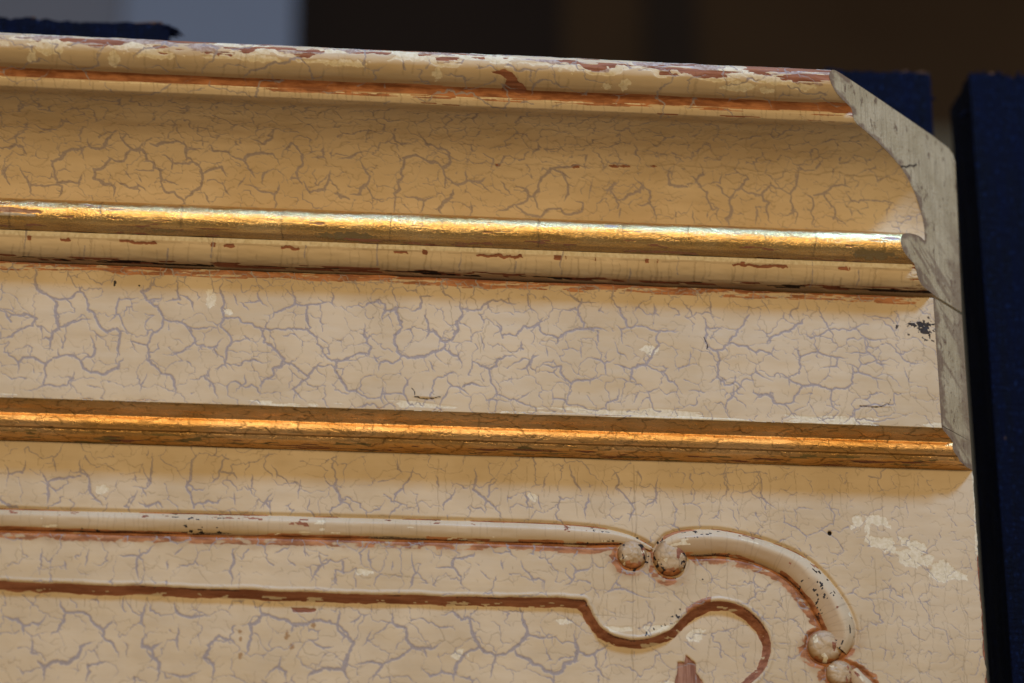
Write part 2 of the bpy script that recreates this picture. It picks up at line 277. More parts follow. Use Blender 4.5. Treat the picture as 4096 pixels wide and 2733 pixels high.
PANEL_CRACKS = (
    '-3824,-97 -3805,-133 -3813,-194;-3805,-133 -3754,-128 -3743,-76;-3638,-67 -3626,-121;-3535,-63 -3532,-118 -3496,-154 -3491,-202 -3470,-226 -3440,-255;'
    '-3532,-134 -3611,-145 -3655,-165 -3650,-213 -3656,-256;-3686,-117 -3655,-165;-3258,-30 -3259,-91 -3262,-152 -3275,-177;-3088,-30 -3107,-68 -3108,-135 '
    '-3124,-166 -3102,-208 -3092,-251;-3093,-239 -3036,-219 -3001,-227 -2985,-199;-2973,-20 -2989,-76 -3002,-126 -3038,-145;-2988,-101 -2942,-105 -2929,-13'
    '6;-2872,-106 -2871,-158;-2889,-147 -2859,-195;-2798,-64 -2774,-106 -2721,-154;-2681,-122 -2691,-202;-2790,-180 -2818,-218 -2840,-249;-2818,-218 -2794,'
    '-248;-2532,-12 -2560,-68 -2542,-117 -2553,-148 -2523,-215;-3327,-112 -3311,-154;-3299,-166 -3277,-214;-3317,-203 -3338,-252;-3305,-233 -3275,-250 -323'
    '0,-231 -3207,-254;-2940,-179 -2932,-240;-2645,-200 -2650,-249;-3664,-431 -3665,-466 -3667,-538;-3577,-476 -3564,-517;-3484,-425 -3493,-461 -3494,-503;'
    '-3235,-406 -3257,-431 -3299,-453 -3300,-492 -3289,-551;-3299,-453 -3370,-449;-3182,-464 -3186,-506;-2922,-409 -2938,-433 -2931,-469 -2945,-506 -2937,-'
    '559;-3127,-409 -3160,-446;-2716,-391 -2778,-429;-2664,-395 -2658,-437;-2606,-418 -2588,-465 -2616,-496 -2638,-539;-2588,-465 -2560,-447 -2485,-432;-25'
    '47,-500 -2530,-548;-2514,-451 -2507,-499;-3808,-699 -3741,-706 -3717,-732 -3662,-725 -3636,-683;-3720,-732 -3715,-767;-3588,-622 -3563,-675 -3473,-684'
    ' -3419,-742 -3418,-766 -3378,-794 -3353,-852;-3563,-681 -3583,-734 -3614,-771;-3420,-739 -3382,-700;-3446,-784 -3501,-809 -3542,-874 -3609,-876 -3630,'
    '-894 -3633,-951;-3630,-894 -3660,-865;-3469,-878 -3462,-907 -3472,-947;-3463,-884 -3403,-865;-3261,-620 -3273,-679 -3265,-726;-3261,-750 -3268,-803 -3'
    '231,-814 -3227,-843 -3201,-866 -3215,-941;-3231,-808 -3193,-783;-3133,-711 -3136,-776 -3129,-817;-3153,-623 -3140,-664 -3078,-680 -3021,-667;-2829,-62'
    '0 -2817,-661 -2861,-704 -2865,-781 -2880,-828;-2811,-661 -2731,-680 -2696,-700 -2594,-679 -2525,-701 -2484,-753;-2979,-754 -3017,-791 -3033,-838 -2998'
    ',-866 -2996,-935;-2979,-754 -2927,-777;-2696,-705 -2707,-735;-2520,-635 -2525,-701;-2483,-818 -2499,-872 -2562,-873 -2613,-886 -2640,-922;-2739,-825 -'
    '2749,-872 -2799,-920;-2749,-878 -2720,-889 -2720,-924;-2649,-758 -2580,-791 -2541,-784;-3177,-900 -3109,-916 -3042,-891;-3685,-767 -3684,-837 -3655,-8'
    '48;-2538,-148 -2526,-203 -2491,-220 -2473,-250;-2307,-17 -2303,-66 -2283,-90;-2242,-58 -2259,-108 -2282,-146 -2311,-171 -2314,-214;-1996,-50 -1996,-10'
    '0 -2008,-143 -1961,-179 -1961,-240;-1961,-179 -1920,-215 -1891,-257;-1908,-85 -1943,-123 -1949,-172;-2078,-133 -2095,-183 -2124,-209 -2124,-233;-1707,'
    '-59 -1725,-110 -1738,-147;-1802,-143 -1791,-174 -1797,-229;-1755,-154 -1744,-221;-1624,-26 -1619,-69 -1590,-118 -1579,-148;-1549,-141 -1549,-178 -1568'
    ',-210 -1562,-253;-1458,-39 -1430,-82 -1442,-119 -1407,-149 -1384,-180 -1348,-166;-1384,-180 -1385,-229 -1398,-260;-1263,-51 -1282,-102 -1295,-171 -132'
    '5,-196;-1224,-162 -1201,-199 -1209,-273;-2154,-86 -2142,-141;-2352,-197 -2374,-235 -2426,-249;-2223,-206 -2217,-248;-2413,-400 -2413,-442 -2395,-484;-'
    '2245,-407 -2239,-462 -2228,-491 -2245,-528 -2259,-558;-2320,-446 -2320,-488;-2510,-451 -2510,-499;-2002,-400 -2008,-413 -2078,-424 -2089,-463 -2054,-4'
    '99 -2043,-552;-2089,-463 -2153,-465;-1898,-428 -1892,-470;-1822,-425 -1811,-461 -1776,-503 -1730,-508 -1730,-556;-1630,-432 -1607,-468 -1554,-454 -153'
    '6,-435;-1607,-468 -1625,-511 -1654,-524;-1979,-472 -1939,-513;-1497,-555 -1450,-533 -1380,-549 -1299,-562;-2388,-550 -2383,-514 -2354,-495;-2527,-707 '
    '-2498,-742 -2463,-765 -2491,-825 -2507,-872 -2478,-923;-2315,-630 -2315,-684 -2263,-706 -2257,-754 -2234,-780 -2188,-781 -2125,-756;-2234,-783 -2280,-'
    '813 -2353,-851 -2393,-921;-2353,-851 -2394,-840 -2462,-856;-2194,-785 -2182,-817;-2027,-652 -2015,-676 -2004,-723 -1981,-770 -1918,-804 -1848,-773 -17'
    '96,-718 -1813,-658 -1807,-616;-1796,-718 -1726,-728 -1692,-712;-1918,-804 -1941,-894;-1981,-773 -2039,-801 -2073,-861 -2079,-913;-2079,-885 -2125,-874'
    ' -2170,-893 -2205,-859;-1843,-779 -1814,-808 -1756,-836 -1693,-870 -1652,-827 -1612,-820 -1599,-767 -1610,-695;-2131,-649 -2050,-665 -2027,-652;-1599,'
    '-773 -1536,-789 -1466,-757;-1536,-789 -1520,-848 -1474,-888;-2436,-651 -2453,-675 -2481,-688;-2392,-715 -2434,-782;-1002,-18 -999,-112 -1017,-187;-999'
    ',-186 -976,-223 -957,-259;-885,-14 -857,-63 -865,-120 -843,-157 -802,-186;-843,-157 -851,-200;-778,-186 -775,-241 -728,-258 -687,-294 -701,-332;-687,-'
    '294 -627,-268 -578,-242 -570,-204 -592,-161 -572,-117;-398,-24 -388,-67 -361,-123;-223,-37 -227,-94;-717,-9 -760,-42 -762,-73;-627,-268 -563,-309 -541'
    ',-352 -579,-396;-277,-126 -276,-214;-543,-22 -527,-72;-381,-372 -319,-438;-397,-458 -358,-506 -366,-537 -309,-590;-151,-628 -71,-687;-331,-651 -346,-7'
    '18 -325,-734;-836,-736 -760,-735;-1187,-727 -1134,-767')

# ------------------------------------------------------------------ mesh helpers
def link(ob, parent=None):
    col.objects.link(ob)
    if parent: ob.parent = parent
    return ob
def mesh_obj(name, verts, faces, mat, parent=None, smooth=True, attrs=None):
    me = bpy.data.meshes.new(name); me.from_pydata([tuple(v) for v in verts], [], [tuple(f) for f in faces])
    if smooth: me.polygons.foreach_set('use_smooth', [True] * len(me.polygons))
    for k, v in (attrs or {}).items():
        a = me.attributes.new(k, 'FLOAT', 'POINT'); a.data.foreach_set('value', np.asarray(v, np.float32).ravel())
    me.materials.append(mat); me.update()
    return link(bpy.data.objects.new(name, me), parent)
def grid_obj(name, P, mat, parent=None, attrs=None, flip=False):
    """P: rows x columns x 3 array of world points -> one quad mesh with float attributes."""
    R, C, _ = P.shape
    idx = np.arange(R * C, dtype=np.int32).reshape(R, C)
    q = np.stack([idx[:-1, :-1], idx[1:, :-1], idx[1:, 1:], idx[:-1, 1:]], -1).reshape(-1, 4)
    if flip: q = q[:, ::-1]
    n = len(q)
    me = bpy.data.meshes.new(name)
    me.vertices.add(R * C); me.vertices.foreach_set('co', np.ascontiguousarray(P, np.float32).ravel())
    me.loops.add(n * 4); me.loops.foreach_set('vertex_index', np.ascontiguousarray(q, np.int32).ravel())
    me.polygons.add(n); me.polygons.foreach_set('loop_start', np.arange(0, n * 4, 4, dtype=np.int32))
    me.polygons.foreach_set('use_smooth', np.ones(n, bool))
    for k, v in (attrs or {}).items():
        a = me.attributes.new(k, 'FLOAT', 'POINT'); a.data.foreach_set('value', np.ascontiguousarray(v, np.float32).ravel())
    me.materials.append(mat); me.update(calc_edges=True); me.validate()
    return link(bpy.data.objects.new(name, me), parent)

def catmull(pts, step):
    P = np.array(pts, float)
    if len(P) == 2:
        n = max(1, int(np.linalg.norm(P[1] - P[0]) / step)); t = np.linspace(0, 1, n + 1)[:, None]; return P[0] + (P[1] - P[0]) * t
    E = np.vstack([2 * P[0] - P[1], P, 2 * P[-1] - P[-2]]); out = []
    for i in range(1, len(E) - 2):
        a, b, c, d = E[i - 1], E[i], E[i + 1], E[i + 2]
        for t in np.linspace(0, 1, 24, endpoint=False):
            out.append(0.5 * (2 * b + (c - a) * t + (2 * a - 5 * b + 4 * c - d) * t * t + (3 * b - a - 3 * c + d) * t ** 3))
    out.append(P[-1]); return np.array(out)
def resample(poly, step):
    s = np.r_[0, np.cumsum(np.linalg.norm(np.diff(poly, axis=0), axis=1))]
    n = max(2, int(round(s[-1] / step)) + 1); t = np.linspace(0, s[-1], n)
    return np.stack([np.interp(t, s, poly[:, k]) for k in range(poly.shape[1])], 1), t
def profile(runs, step):
    full = None
    for r in runs:
        c = catmull(r, step); full = c if full is None else np.vstack([full, c[1:]])
    return resample(full, step)

XL, DX = -4700.0, 3.7            # left end (well out of the picture) and column spacing
class Strip:
    """A swept moulding face, mitred at its right end (x = -d)."""
    def __init__(s, runs, step=3.6):
        s.p, s.s = profile(runs, step); s.ds = s.s[1] - s.s[0]
        t = np.gradient(s.p, axis=0); t /= np.linalg.norm(t, axis=1)[:, None] + 1e-9
        s.n = np.stack([-t[:, 1], t[:, 0]], 1)              # outward for profiles running downwards
        if s.n[len(s.n) // 2, 0] < 0: s.n = -s.n
        nq = int(-XL / DX) + 1
        s.q = XL + DX * np.arange(nq); s.q += -s.q[-1]
        s.Q, s.S = np.meshgrid(s.q, s.s); s.X = s.Q - s.p[:, 0][:, None]
        s.Z = np.broadcast_to(s.p[:, 1][:, None], s.Q.shape); s.D = np.broadcast_to(s.p[:, 0][:, None], s.Q.shape)
        s.a = {}; s.h = np.zeros(s.Q.shape, np.float32)
    def dof(s, y): return float(np.interp(y, s.s, s.p[:, 0]))
    def cracks(s, name, segs, wf=None, aa=3.4):
        M = s.a.setdefault(name, np.zeros(s.Q.shape, np.float32))
        raster(M, segs, s.q[0], DX, 0.0, s.ds, wf, s.dof, aa); return M
    def s_at(s, z): k = np.argmin(np.abs(s.p[:, 1] - z)); return s.s[k]
    def build(s, name, mat, parent, pre=(), post=(), dz=None):
        D = s.D + s.h * s.n[:, 0][:, None]; Z = s.Z + s.h * s.n[:, 1][:, None]
        if dz is not None: Z = Z + dz
        X = s.X
        P = np.stack([X * U, -D * U, Z * U], -1)
        at = {k: v for k, v in s.a.items()}
        def rows(l):
            return np.stack([np.stack([(s.q - d) * U, np.full(len(s.q), -d * U), np.full(len(s.q), z * U)], -1) for d, z in l])
        z0 = np.zeros
        if pre: P = np.vstack([rows(pre), P]); at = {k: np.vstack([z0((len(pre), len(s.q))), v]) for k, v in at.items()}
        if post: P = np.vstack([P, rows(post)]); at = {k: np.vstack([v, z0((len(post), len(s.q)))]) for k, v in at.items()}
        return grid_obj(name, P, mat, parent, at)

def mitre_cap(name, outline, front, mat, parent, x0=0.0, off=0.6):
    """The sawn 45 degree end of a moulding: fine triangles with the distance to the painted edge."""
    O = [tuple(p) for p in outline]; n = len(O)
    P = np.array(O); gx, gz = np.meshgrid(np.arange(P[:, 0].min(), P[:, 0].max(), 5.0), np.arange(P[:, 1].min(), P[:, 1].max(), 5.0))
    ins = poly_mask(gx, gz, O, soft=0.01) > 0.5
    pts = O + list(zip(gx[ins], gz[ins]))
    r = delaunay_2d_cdt([Vector(p) for p in pts], [(i, (i + 1) % n) for i in range(n)], [], 1, 0.5)
    V = np.array([tuple(v) for v in r[0]]); F = []
    for t in r[2]:
        F.append(t)
    Fp = np.array(front); e = np.full(len(V), 1e9)
    for i in range(len(Fp) - 1):
        a, b = Fp[i], Fp[i + 1]; dv = b - a; t = np.clip(((V - a) @ dv) / (dv @ dv + 1e-9), 0, 1)
        e = np.minimum(e, np.linalg.norm(V - a - t[:, None] * dv, axis=1))
    rag = (fbm(V[:, 0], V[:, 1], 30, seed=3) - 0.5)
    vx = [W(x0 - p[0] - 0.0, p[0], p[1]) for p in V]
    rim = sstep(30, 6, e + rag * 60)
    rim = np.maximum(rim, 0.75 * sstep(70, 10, V[:, 0] + (fbm(V[:, 0], V[:, 1], 60, seed=6) - .5) * 120) * sstep(1150, 900, V[:, 1]))
    rim = np.maximum(rim, 0.8 * sstep(.63, .70, fbm(V[:, 0] + V[:, 1] * .8, V[:, 0] - V[:, 1], 160, 26, seed=9)) * sstep(1000, 850, V[:, 1]))
    line = np.zeros(len(V))
    if P[:, 1].max() > 1300:                               # the split that runs on from the cove into the end
        cr = np.array([(300, 1186), (280, 1203), (262, 1208), (240, 1228), (222, 1233), (205, 1250)], float)
        for a, b in zip(cr[:-1], cr[1:]):
            dv = b - a; t = np.clip(((V - a) @ dv) / (dv @ dv), 0, 1); line = np.maximum(line, sstep(6, 2, np.linalg.norm(V - a - t[:, None] * dv, axis=1)))
    return mesh_obj(name, vx, F, mat, parent, smooth=False, attrs={'rim': rim, 'line': line})

# ------------------------------------------------------------------ materials
def new_mat(name):
    m = bpy.data.materials.new(name); m.use_nodes = True; nt = m.node_tree; nt.nodes.clear()
    out = nt.nodes.new('ShaderNodeOutputMaterial'); b = nt.nodes.new('ShaderNodeBsdfPrincipled')
    nt.links.new(b.outputs[0], out.inputs[0]); return m, nt, b
class N:
    def __init__(s, nt): s.nt = nt; s.co = None
    def node(s, t, **k):
        n = s.nt.nodes.new(t)
        for a, v in k.items(): setattr(n, a, v)
        return n
    def put(s, sock, v):
        if hasattr(v, 'is_linked') or isinstance(v, bpy.types.NodeSocket): s.nt.links.new(v, sock)
        else: sock.default_value = v
    def coord(s, scale=(1, 1, 1), rot=(0, 0, 0)):
        if s.co is None: s.co = s.node('ShaderNodeTexCoord').outputs['Object']
        mp = s.node('ShaderNodeMapping'); s.put(mp.inputs[0], s.co); mp.inputs['Scale'].default_value = scale; mp.inputs['Rotation'].default_value = rot
        return mp.outputs[0]
    def noise(s, scale, detail=4, rough=0.55, stretch=(1, 1, 1), rot=(0, 0, 0)):
        n = s.node('ShaderNodeTexNoise'); s.put(n.inputs['Vector'], s.coord(stretch, rot))
        n.inputs['Scale'].default_value = scale; n.inputs['Detail'].default_value = detail; n.inputs['Roughness'].default_value = rough
        return n.outputs['Fac']
    def attr(s, name):
        n = s.node('ShaderNodeAttribute'); n.attribute_name = name; return n.outputs['Fac']
    def math(s, op, a, b=0.0, c=None, clamp=False):
        n = s.node('ShaderNodeMath', operation=op, use_clamp=clamp); s.put(n.inputs[0], a); s.put(n.inputs[1], b)
        if c is not None: s.put(n.inputs[2], c)
        return n.outputs[0]
    def ramp(s, v, a, b, lo=0.0, hi=1.0):
        n = s.node('ShaderNodeMapRange', interpolation_type='SMOOTHSTEP'); s.put(n.inputs['Value'], v)
        n.inputs['From Min'].default_value = a; n.inputs['From Max'].default_value = b
        n.inputs['To Min'].default_value = lo; n.inputs['To Max'].default_value = hi; return n.outputs[0]
    def mix(s, f, a, b, blend='MIX'):
        n = s.node('ShaderNodeMix', data_type='RGBA', blend_type=blend)
        s.put(n.inputs[0], f)
        for sock, v in ((n.inputs[6], a), (n.inputs[7], b)):
            s.put(sock, (*v, 1.0) if isinstance(v, tuple) and len(v) == 3 else v)
        return n.outputs[2]
    def bump(s, h, strength, dist, normal=None):
        n = s.node('ShaderNodeBump'); s.put(n.inputs['Height'], h); n.inputs['Strength'].default_value = strength; n.inputs['Distance'].default_value = dist
        if normal is not None: s.put(n.inputs['Normal'], normal)
        return n.outputs[0]

def paint_material(name, tint=(1, 1, 1)):
    m, nt, b = new_mat(name); n = N(nt)
    c1 = tuple(a * t for a, t in zip((0.592, 0.459, 0.279), tint)); c2 = tuple(a * t for a, t in zip((0.662, 0.529, 0.343), tint))
    base = n.mix(n.ramp(n.noise(28, 4), 0.35, 0.65), c1, c2)
    streak = n.ramp(n.noise(240, 4, 0.6, (0.06, 1, 1)), 0.3, 0.72, 0.965, 1.025)
    comb = n.node('ShaderNodeCombineColor'); [n.put(comb.inputs[i], streak) for i in range(3)]
    base = n.mix(1.0, base, comb.outputs[0], 'MULTIPLY')
    hf = n.noise(1900, 3, 0.6); mf = n.noise(700, 4, 0.6)
    jit = n.math('MULTIPLY_ADD', mf, 0.55, -0.275)
    def sharp(name): return n.ramp(n.math('ADD', n.attr(name), jit), 0.36, 0.62)
    stain_shade = n.math('MULTIPLY', n.attr('stain_shade'), 1.0)
    base = n.mix(stain_shade, base, (0.34, 0.185, 0.07))  # brown tone for stains and for painted-in shade
    ru = sharp('rust'); rustc = n.mix(n.ramp(n.noise(420, 4, 0.6, (0.25, 1, 1)), 0.35, 0.65), (0.23, 0.066, 0.014), (0.50, 0.195, 0.068))
    base = n.mix(n.math('MULTIPLY', ru, 0.92), base, rustc)
    pl = sharp('pale'); base = n.mix(pl, base, n.mix(n.ramp(mf, 0.35, 0.65), (0.71, 0.61, 0.40), (0.83, 0.74, 0.54)))
    gy = sharp('grey'); base = n.mix(gy, base, n.mix(n.ramp(mf, 0.4, 0.6), (0.35, 0.235, 0.175), (0.50, 0.40, 0.33)))
    br = sharp('bare'); wood = n.mix(n.ramp(n.noise(600, 5, 0.65, (0.08, 1, 1)), 0.3, 0.7), (0.205, 0.070, 0.032), (0.39, 0.165, 0.088))
    base = n.mix(br, base, wood)
    wd = sharp('wood'); base = n.mix(wd, base, n.mix(n.ramp(n.noise(700, 4, 0.6, (1, 1, 0.08)), 0.35, 0.65), (0.22, 0.085, 0.045), (0.40, 0.20, 0.125)))
    ck = n.attr('crack')
    base = n.mix(n.math('MULTIPLY', n.ramp(ck, 0.10, 0.85), 0.90), base, n.mix(n.ramp(hf, 0.3, 0.7), (0.305, 0.258, 0.245), (0.39, 0.335, 0.32)))
    hr = n.attr('hair'); base = n.mix(n.math('MULTIPLY', hr, 0.42), base, (0.10, 0.055, 0.025))
    dk = n.attr('dark'); base = n.mix(n.ramp(n.math('ADD', dk, n.math('MULTIPLY_ADD', hf, 0.5, -0.25)), 0.35, 0.6), base, (0.022, 0.016, 0.015))
    n.put(b.inputs['Base Color'], base)
    r = n.ramp(n.noise(90, 4), 0.3, 0.7, 0.44, 0.60)
    r = n.math('ADD', r, n.math('MULTIPLY', n.math('ADD', br, pl), 0.2)); r = n.math('ADD', r, n.math('MULTIPLY', ck, 0.15), clamp=True)
    n.put(b.inputs['Roughness'], r); b.inputs['Specular IOR Level'].default_value = 0.30
    g = n.math('ADD', n.math('MULTIPLY', n.noise(500, 4, 0.6, (0.10, 1, 1)), 0.6), n.math('MULTIPLY', mf, 0.25))
    g = n.math('SUBTRACT', g, n.math('MULTIPLY', n.math('ADD', br, n.math('MULTIPLY', pl, 0.5)), 0.6))
    n.put(b.inputs['Normal'], n.bump(g, 0.22, 0.00025)); return m

def gold_material(name, warm=0.0):
    m, nt, b = new_mat(name); n = N(nt)
    mf = n.noise(900, 5, 0.68, (0.40, 1, 1)); hf = n.noise(1900, 3, 0.7, (0.75, 1, 1)); big = n.noise(60, 4, 0.6, (0.4, 1, 1))
    g1 = (0.80, 0.49, 0.12) if not warm else (0.78, 0.44, 0.14); g2 = (0.95, 0.68, 0.30) if not warm else (0.95, 0.62, 0.30)
    c = n.mix(n.ramp(big, 0.35, 0.65), g1, g2)
    grime = n.math('MULTIPLY', n.ramp(mf, 0.56, 0.72), 0.55)
    c = n.mix(grime, c, (0.16, 0.075, 0.02))
    c = n.mix(n.math('MULTIPLY', n.attr('stain_shade'), 0.85), c, (0.15, 0.07, 0.018))
    jit = n.math('MULTIPLY_ADD', mf, 0.5, -0.25)
    def sharp(name): return n.ramp(n.math('ADD', n.attr(name), jit), 0.36, 0.62)
    ol = sharp('olive'); br = sharp('bare'); pl = sharp('pale')
    c = n.mix(ol, c, (0.22, 0.155, 0.045)); c = n.mix(br, c, (0.30, 0.10, 0.045)); c = n.mix(pl, c, (0.55, 0.47, 0.36))
    hr = n.attr('hair'); c = n.mix(n.math('MULTIPLY', hr, 0.8), c, (0.06, 0.03, 0.01))
    n.put(b.inputs['Base Color'], c)
    non = n.math('ADD', n.math('ADD', ol, br), n.math('ADD', pl, n.math('MULTIPLY', grime, 0.9)), clamp=True)
    n.put(b.inputs['Metallic'], n.math('SUBTRACT', 1.0, non))
    n.put(b.inputs['Roughness'], n.ramp(mf, 0.3, 0.75, 0.26 if warm else 0.19, 0.42 if warm else 0.32))
    b.inputs['Coat Weight'].default_value = 0.0 if warm else 1.0; b.inputs['Coat Roughness'].default_value = 0.22; b.inputs['Coat IOR'].default_value = 1.75
    h = n.math('ADD', n.math('MULTIPLY', mf, 0.7), n.math('MULTIPLY', hf, 0.8))
    nb = n.bump(h, 1.0, 0.00026)
    n.put(b.inputs['Normal'], nb); n.put(b.inputs['Coat Normal'], nb); return m

def mitre_material():
    m, nt, b = new_mat('sawn_grey_wood'); n = N(nt)
    a = n.ramp(n.noise(60, 5, 0.6), 0.35, 0.68); sawn = n.noise(900, 3, 0.6, (1, 1, 0.08), (0, 0.6, 0))
    c = n.mix(a, (0.50, 0.405, 0.235), (0.64, 0.535, 0.335))
    c = n.mix(n.ramp(sawn, 0.40, 0.75, 0, 0.40), c, (0.24, 0.18, 0.115))
    c = n.mix(n.ramp(n.noise(330, 5, 0.7, (1, 1, 0.5), (0, 0.7, 0)), 0.56, 0.66, 0, 0.75), c, (0.13, 0.07, 0.042))
    c = n.mix(n.ramp(n.noise(900, 3, 0.6), 0.66, 0.72, 0, 0.8), c, (0.05, 0.035, 0.025))
    c = n.mix(n.math('MULTIPLY', n.attr('rim'), 0.68), c, (0.16, 0.085, 0.058)); c = n.mix(n.math('MULTIPLY', n.attr('line'), 0.9), c, (0.03, 0.02, 0.015))
    n.put(b.inputs['Base Color'], c); b.inputs['Roughness'].default_value = 0.75; b.inputs['Specular IOR Level'].default_value = 0.25
    n.put(b.inputs['Normal'], n.bump(n.math('ADD', sawn, n.noise(800, 4)), 0.5, 0.0005)); return m

def board_material():
    m, nt, b = new_mat('blue_stained_wood'); n = N(nt)
    g = n.noise(260, 5, 0.65, (1, 1, 0.10)); saw = n.noise(700, 3, 0.6, (0.12, 1, 1))
    c = n.mix(n.ramp(g, 0.3, 0.7), (0.0010, 0.0018, 0.0075), (0.0028, 0.0055, 0.022))
    c = n.mix(n.ramp(n.noise(900, 4, 0.7, (1, 1, 0.4)), 0.56, 0.70, 0, 0.9), c, (0.012, 0.034, 0.13))  # bright blue fibre speckles: sheen highlights painted as colour
    c = n.mix(n.ramp(n.noise(210, 4, 0.7, (1, 1, 0.35)), 0.72, 0.78, 0, 0.7), c, (0.20, 0.12, 0.06))
    c = n.mix(n.attr('rawtip'), c, (0.28, 0.15, 0.075))
    n.put(b.inputs['Base Color'], c); n.put(b.inputs['Roughness'], n.ramp(g, 0.3, 0.7, 0.55, 0.9)); b.inputs['Specular IOR Level'].default_value = 0.08
    n.put(b.inputs['Normal'], n.bump(n.math('ADD', n.math('MULTIPLY', g, 0.8), n.math('ADD', saw, n.noise(1500, 3))), 0.8, 0.0012)); return m

def plain_material(name, c1, c2, scale, rough=0.8, stretch=(1, 1, 1)):
    m, nt, b = new_mat(name); n = N(nt)
    n.put(b.inputs['Base Color'], n.mix(n.ramp(n.noise(scale, 4, 0.6, stretch), 0.3, 0.7), c1, c2)); b.inputs['Roughness'].default_value = rough; b.inputs['Specular IOR Level'].default_value = 0.08
    n.put(b.inputs['Normal'], n.bump(n.noise(scale * 6, 4), 0.3, 0.004)); return m

PAINT = paint_material('crackled_cream_paint'); GOLD = gold_material('worn_gold_leaf'); GOLD2 = gold_material('worn_bronze_gold', 1.0)
MITRE = mitre_material(); BLUE = board_material()

# ------------------------------------------------------------------ the setting: far walls, out of focus
def box(name, x0, x1, d0, d1, z0, z1, mat, parent=None):
    v = [W(x, d, z) for z in (z0, z1) for d in (d0, d1) for x in (x0, x1)]
    return mesh_obj(name, v, [(0, 1, 3, 2), (4, 6, 7, 5), (0, 4, 5, 1), (2, 3, 7, 6), (0, 2, 6, 4), (1, 5, 7, 3)], mat, parent, smooth=False)
wall = box('wall', -22000, 22000, -15800, -15000, -6000, 26000, plain_material('brown_wall', (0.042, 0.021, 0.008), (0.078, 0.042, 0.017), 1.2)); wall['kind'] = 'structure'
dado = box('wall_lower', 700, 22000, -14995, -14700, -6000, 8900, plain_material('olive_wall', (0.16, 0.13, 0.08), (0.20, 0.165, 0.10), 2.0)); dado['kind'] = 'structure'
pier = box('wall_pier', -3950, -2330, -14998, -14300, -6000, 26000, plain_material('blue_grey_plaster_lit', (0.24, 0.265, 0.31), (0.28, 0.315, 0.38), 0.9)); pier['kind'] = 'structure'  # lighter, bluer half of the pale wall: light put into the colour
pier_shaded = box('wall_pier_shaded', -22000, -3955, -14998, -14420, -6000, 26000, plain_material('grey_plaster_shaded', (0.20, 0.19, 0.195), (0.235, 0.235, 0.25), 0.9)); pier_shaded['kind'] = 'structure'  # darker left half; the wall's light gradient is split into two colours
door = box('door_frame', -2325, 300, -14996, -14850, -6000, 26000, plain_material('dark_door', (0.016, 0.010, 0.006), (0.026, 0.016, 0.010), 1.0)); door['kind'] = 'structure'
post = box('wall_post', 1150, 1650, -14990, -14900, 8905, 26000, plain_material('dark_post', (0.026, 0.016, 0.009), (0.036, 0.022, 0.013), 2.0)); post['kind'] = 'structure'

# ------------------------------------------------------------------ the painted panel
panel = bpy.data.objects.new('carved_panel', None); col.objects.link(panel); panel.empty_display_size = 0.05
panel['label'] = 'cream crackle-painted carved wooden panel with gilded mouldings and a sawn-off cornice corner'; panel['category'] = 'panel'
rng = np.random.default_rng(11)

# ---- cornice: rounded lip, brown quirk, fillet, cove
lip = [(560, 1450), (600, 1450), (630, 1444), (648, 1425), (652, 1398), (642, 1370), (618, 1348), (590, 1335), (566, 1328)]
quirk = [(566, 1328), (548, 1322), (538, 1303)]
fillet = [(538, 1303), (541, 1297), (538, 1283), (528, 1268)]
cove = [(528, 1268), (505, 1262), (465, 1256), (388, 1234), (296, 1193), (236, 1130), (201, 1054), (185, 995), (182, 950), (184, 917)]
A = Strip([lip, quirk, fillet, cove])
X, S, Z, D = A.X, A.S, A.Z, A.D
sl0 = A.s[np.argmin(np.abs(A.p[:, 0] - 630) + np.abs(A.p[:, 1] - 1444))]; sl1 = A.s[np.argmin(np.abs(A.p - np.array([566, 1328])).sum(1))]
sq1 = A.s[np.argmin(np.abs(A.p - np.array([538, 1303])).sum(1))]; sf1 = A.s[np.argmin(np.abs(A.p - np.array([528, 1268])).sum(1))]; send = A.s[-1]
sx = lambda z: float(np.interp(-z, -A.p[:, 1], A.s))
# worn arris along the top of the lip
rim_x = np.interp(X, [-4700, -3800, -3000, -2300, -1700, -1100, -800, -640], [80, 78, 74, 58, 66, 78, 108, 124])
top = S - sl0 + (fbm(X, S, 110, 60, seed=5) - 0.5) * 70 + (fbm(X, S, 26, 20, seed=8) - 0.5) * 26
edge = sstep(rim_x + 6, rim_x - 6, top)
pt_ = fbm(X, S, 150, 22, seed=2)
bandz = sstep(rim_x - 34, rim_x - 16, top)
A.a['pale'] = edge * np.maximum(bandz * sstep(0.40, 0.50, pt_), 0.9 * sstep(0.60, 0.66, pt_))
A.a['grey'] = edge * (1 - 0.8 * bandz) * sstep(0.44, 0.52, fbm(X, S, 110, 16, seed=14))
A.a['bare'] = sstep(0.51, 0.57, fbm(X, S, 190, 16, seed=21) + 0.16 * sstep(-1250, -850, X)) * sstep(rim_x - 16, rim_x - 30, top)
sL = lambda z: sx(z)
A.a['bare'] = np.maximum(A.a['bare'], poly_mask(X, S, [(-2000, sL(1362)), (-1935, sL(1376)), (-1900, sL(1355)), (-1845, sL(1328)), (-1855, sL(1322)), (-1945, sL(1324)), (-1930, sL(1345)), (-1950, sL(1354))], 4, 14, 4))
for (x, z, rx, ry) in [(-2205, 1352, 17, 30), (-1536, 1340, 18, 14), (-1466, 1345, 20, 28), (-3772, 1352, 17, 30), (-3458, 1350, 26, 34), (-1010, 1352, 60, 20), (-900, 1346, 30, 14), (-3700, 1378, 60, 24), (-3300, 1372, 90, 16), (-2900, 1374, 80, 14), (-760, 1362, 50, 18), (-2560, 1372, 90, 14)]:
    A.a['pale'] = np.maximum(A.a['pale'], blob(X, S, x, sL(z), rx, ry, seed=int(-x) % 50))
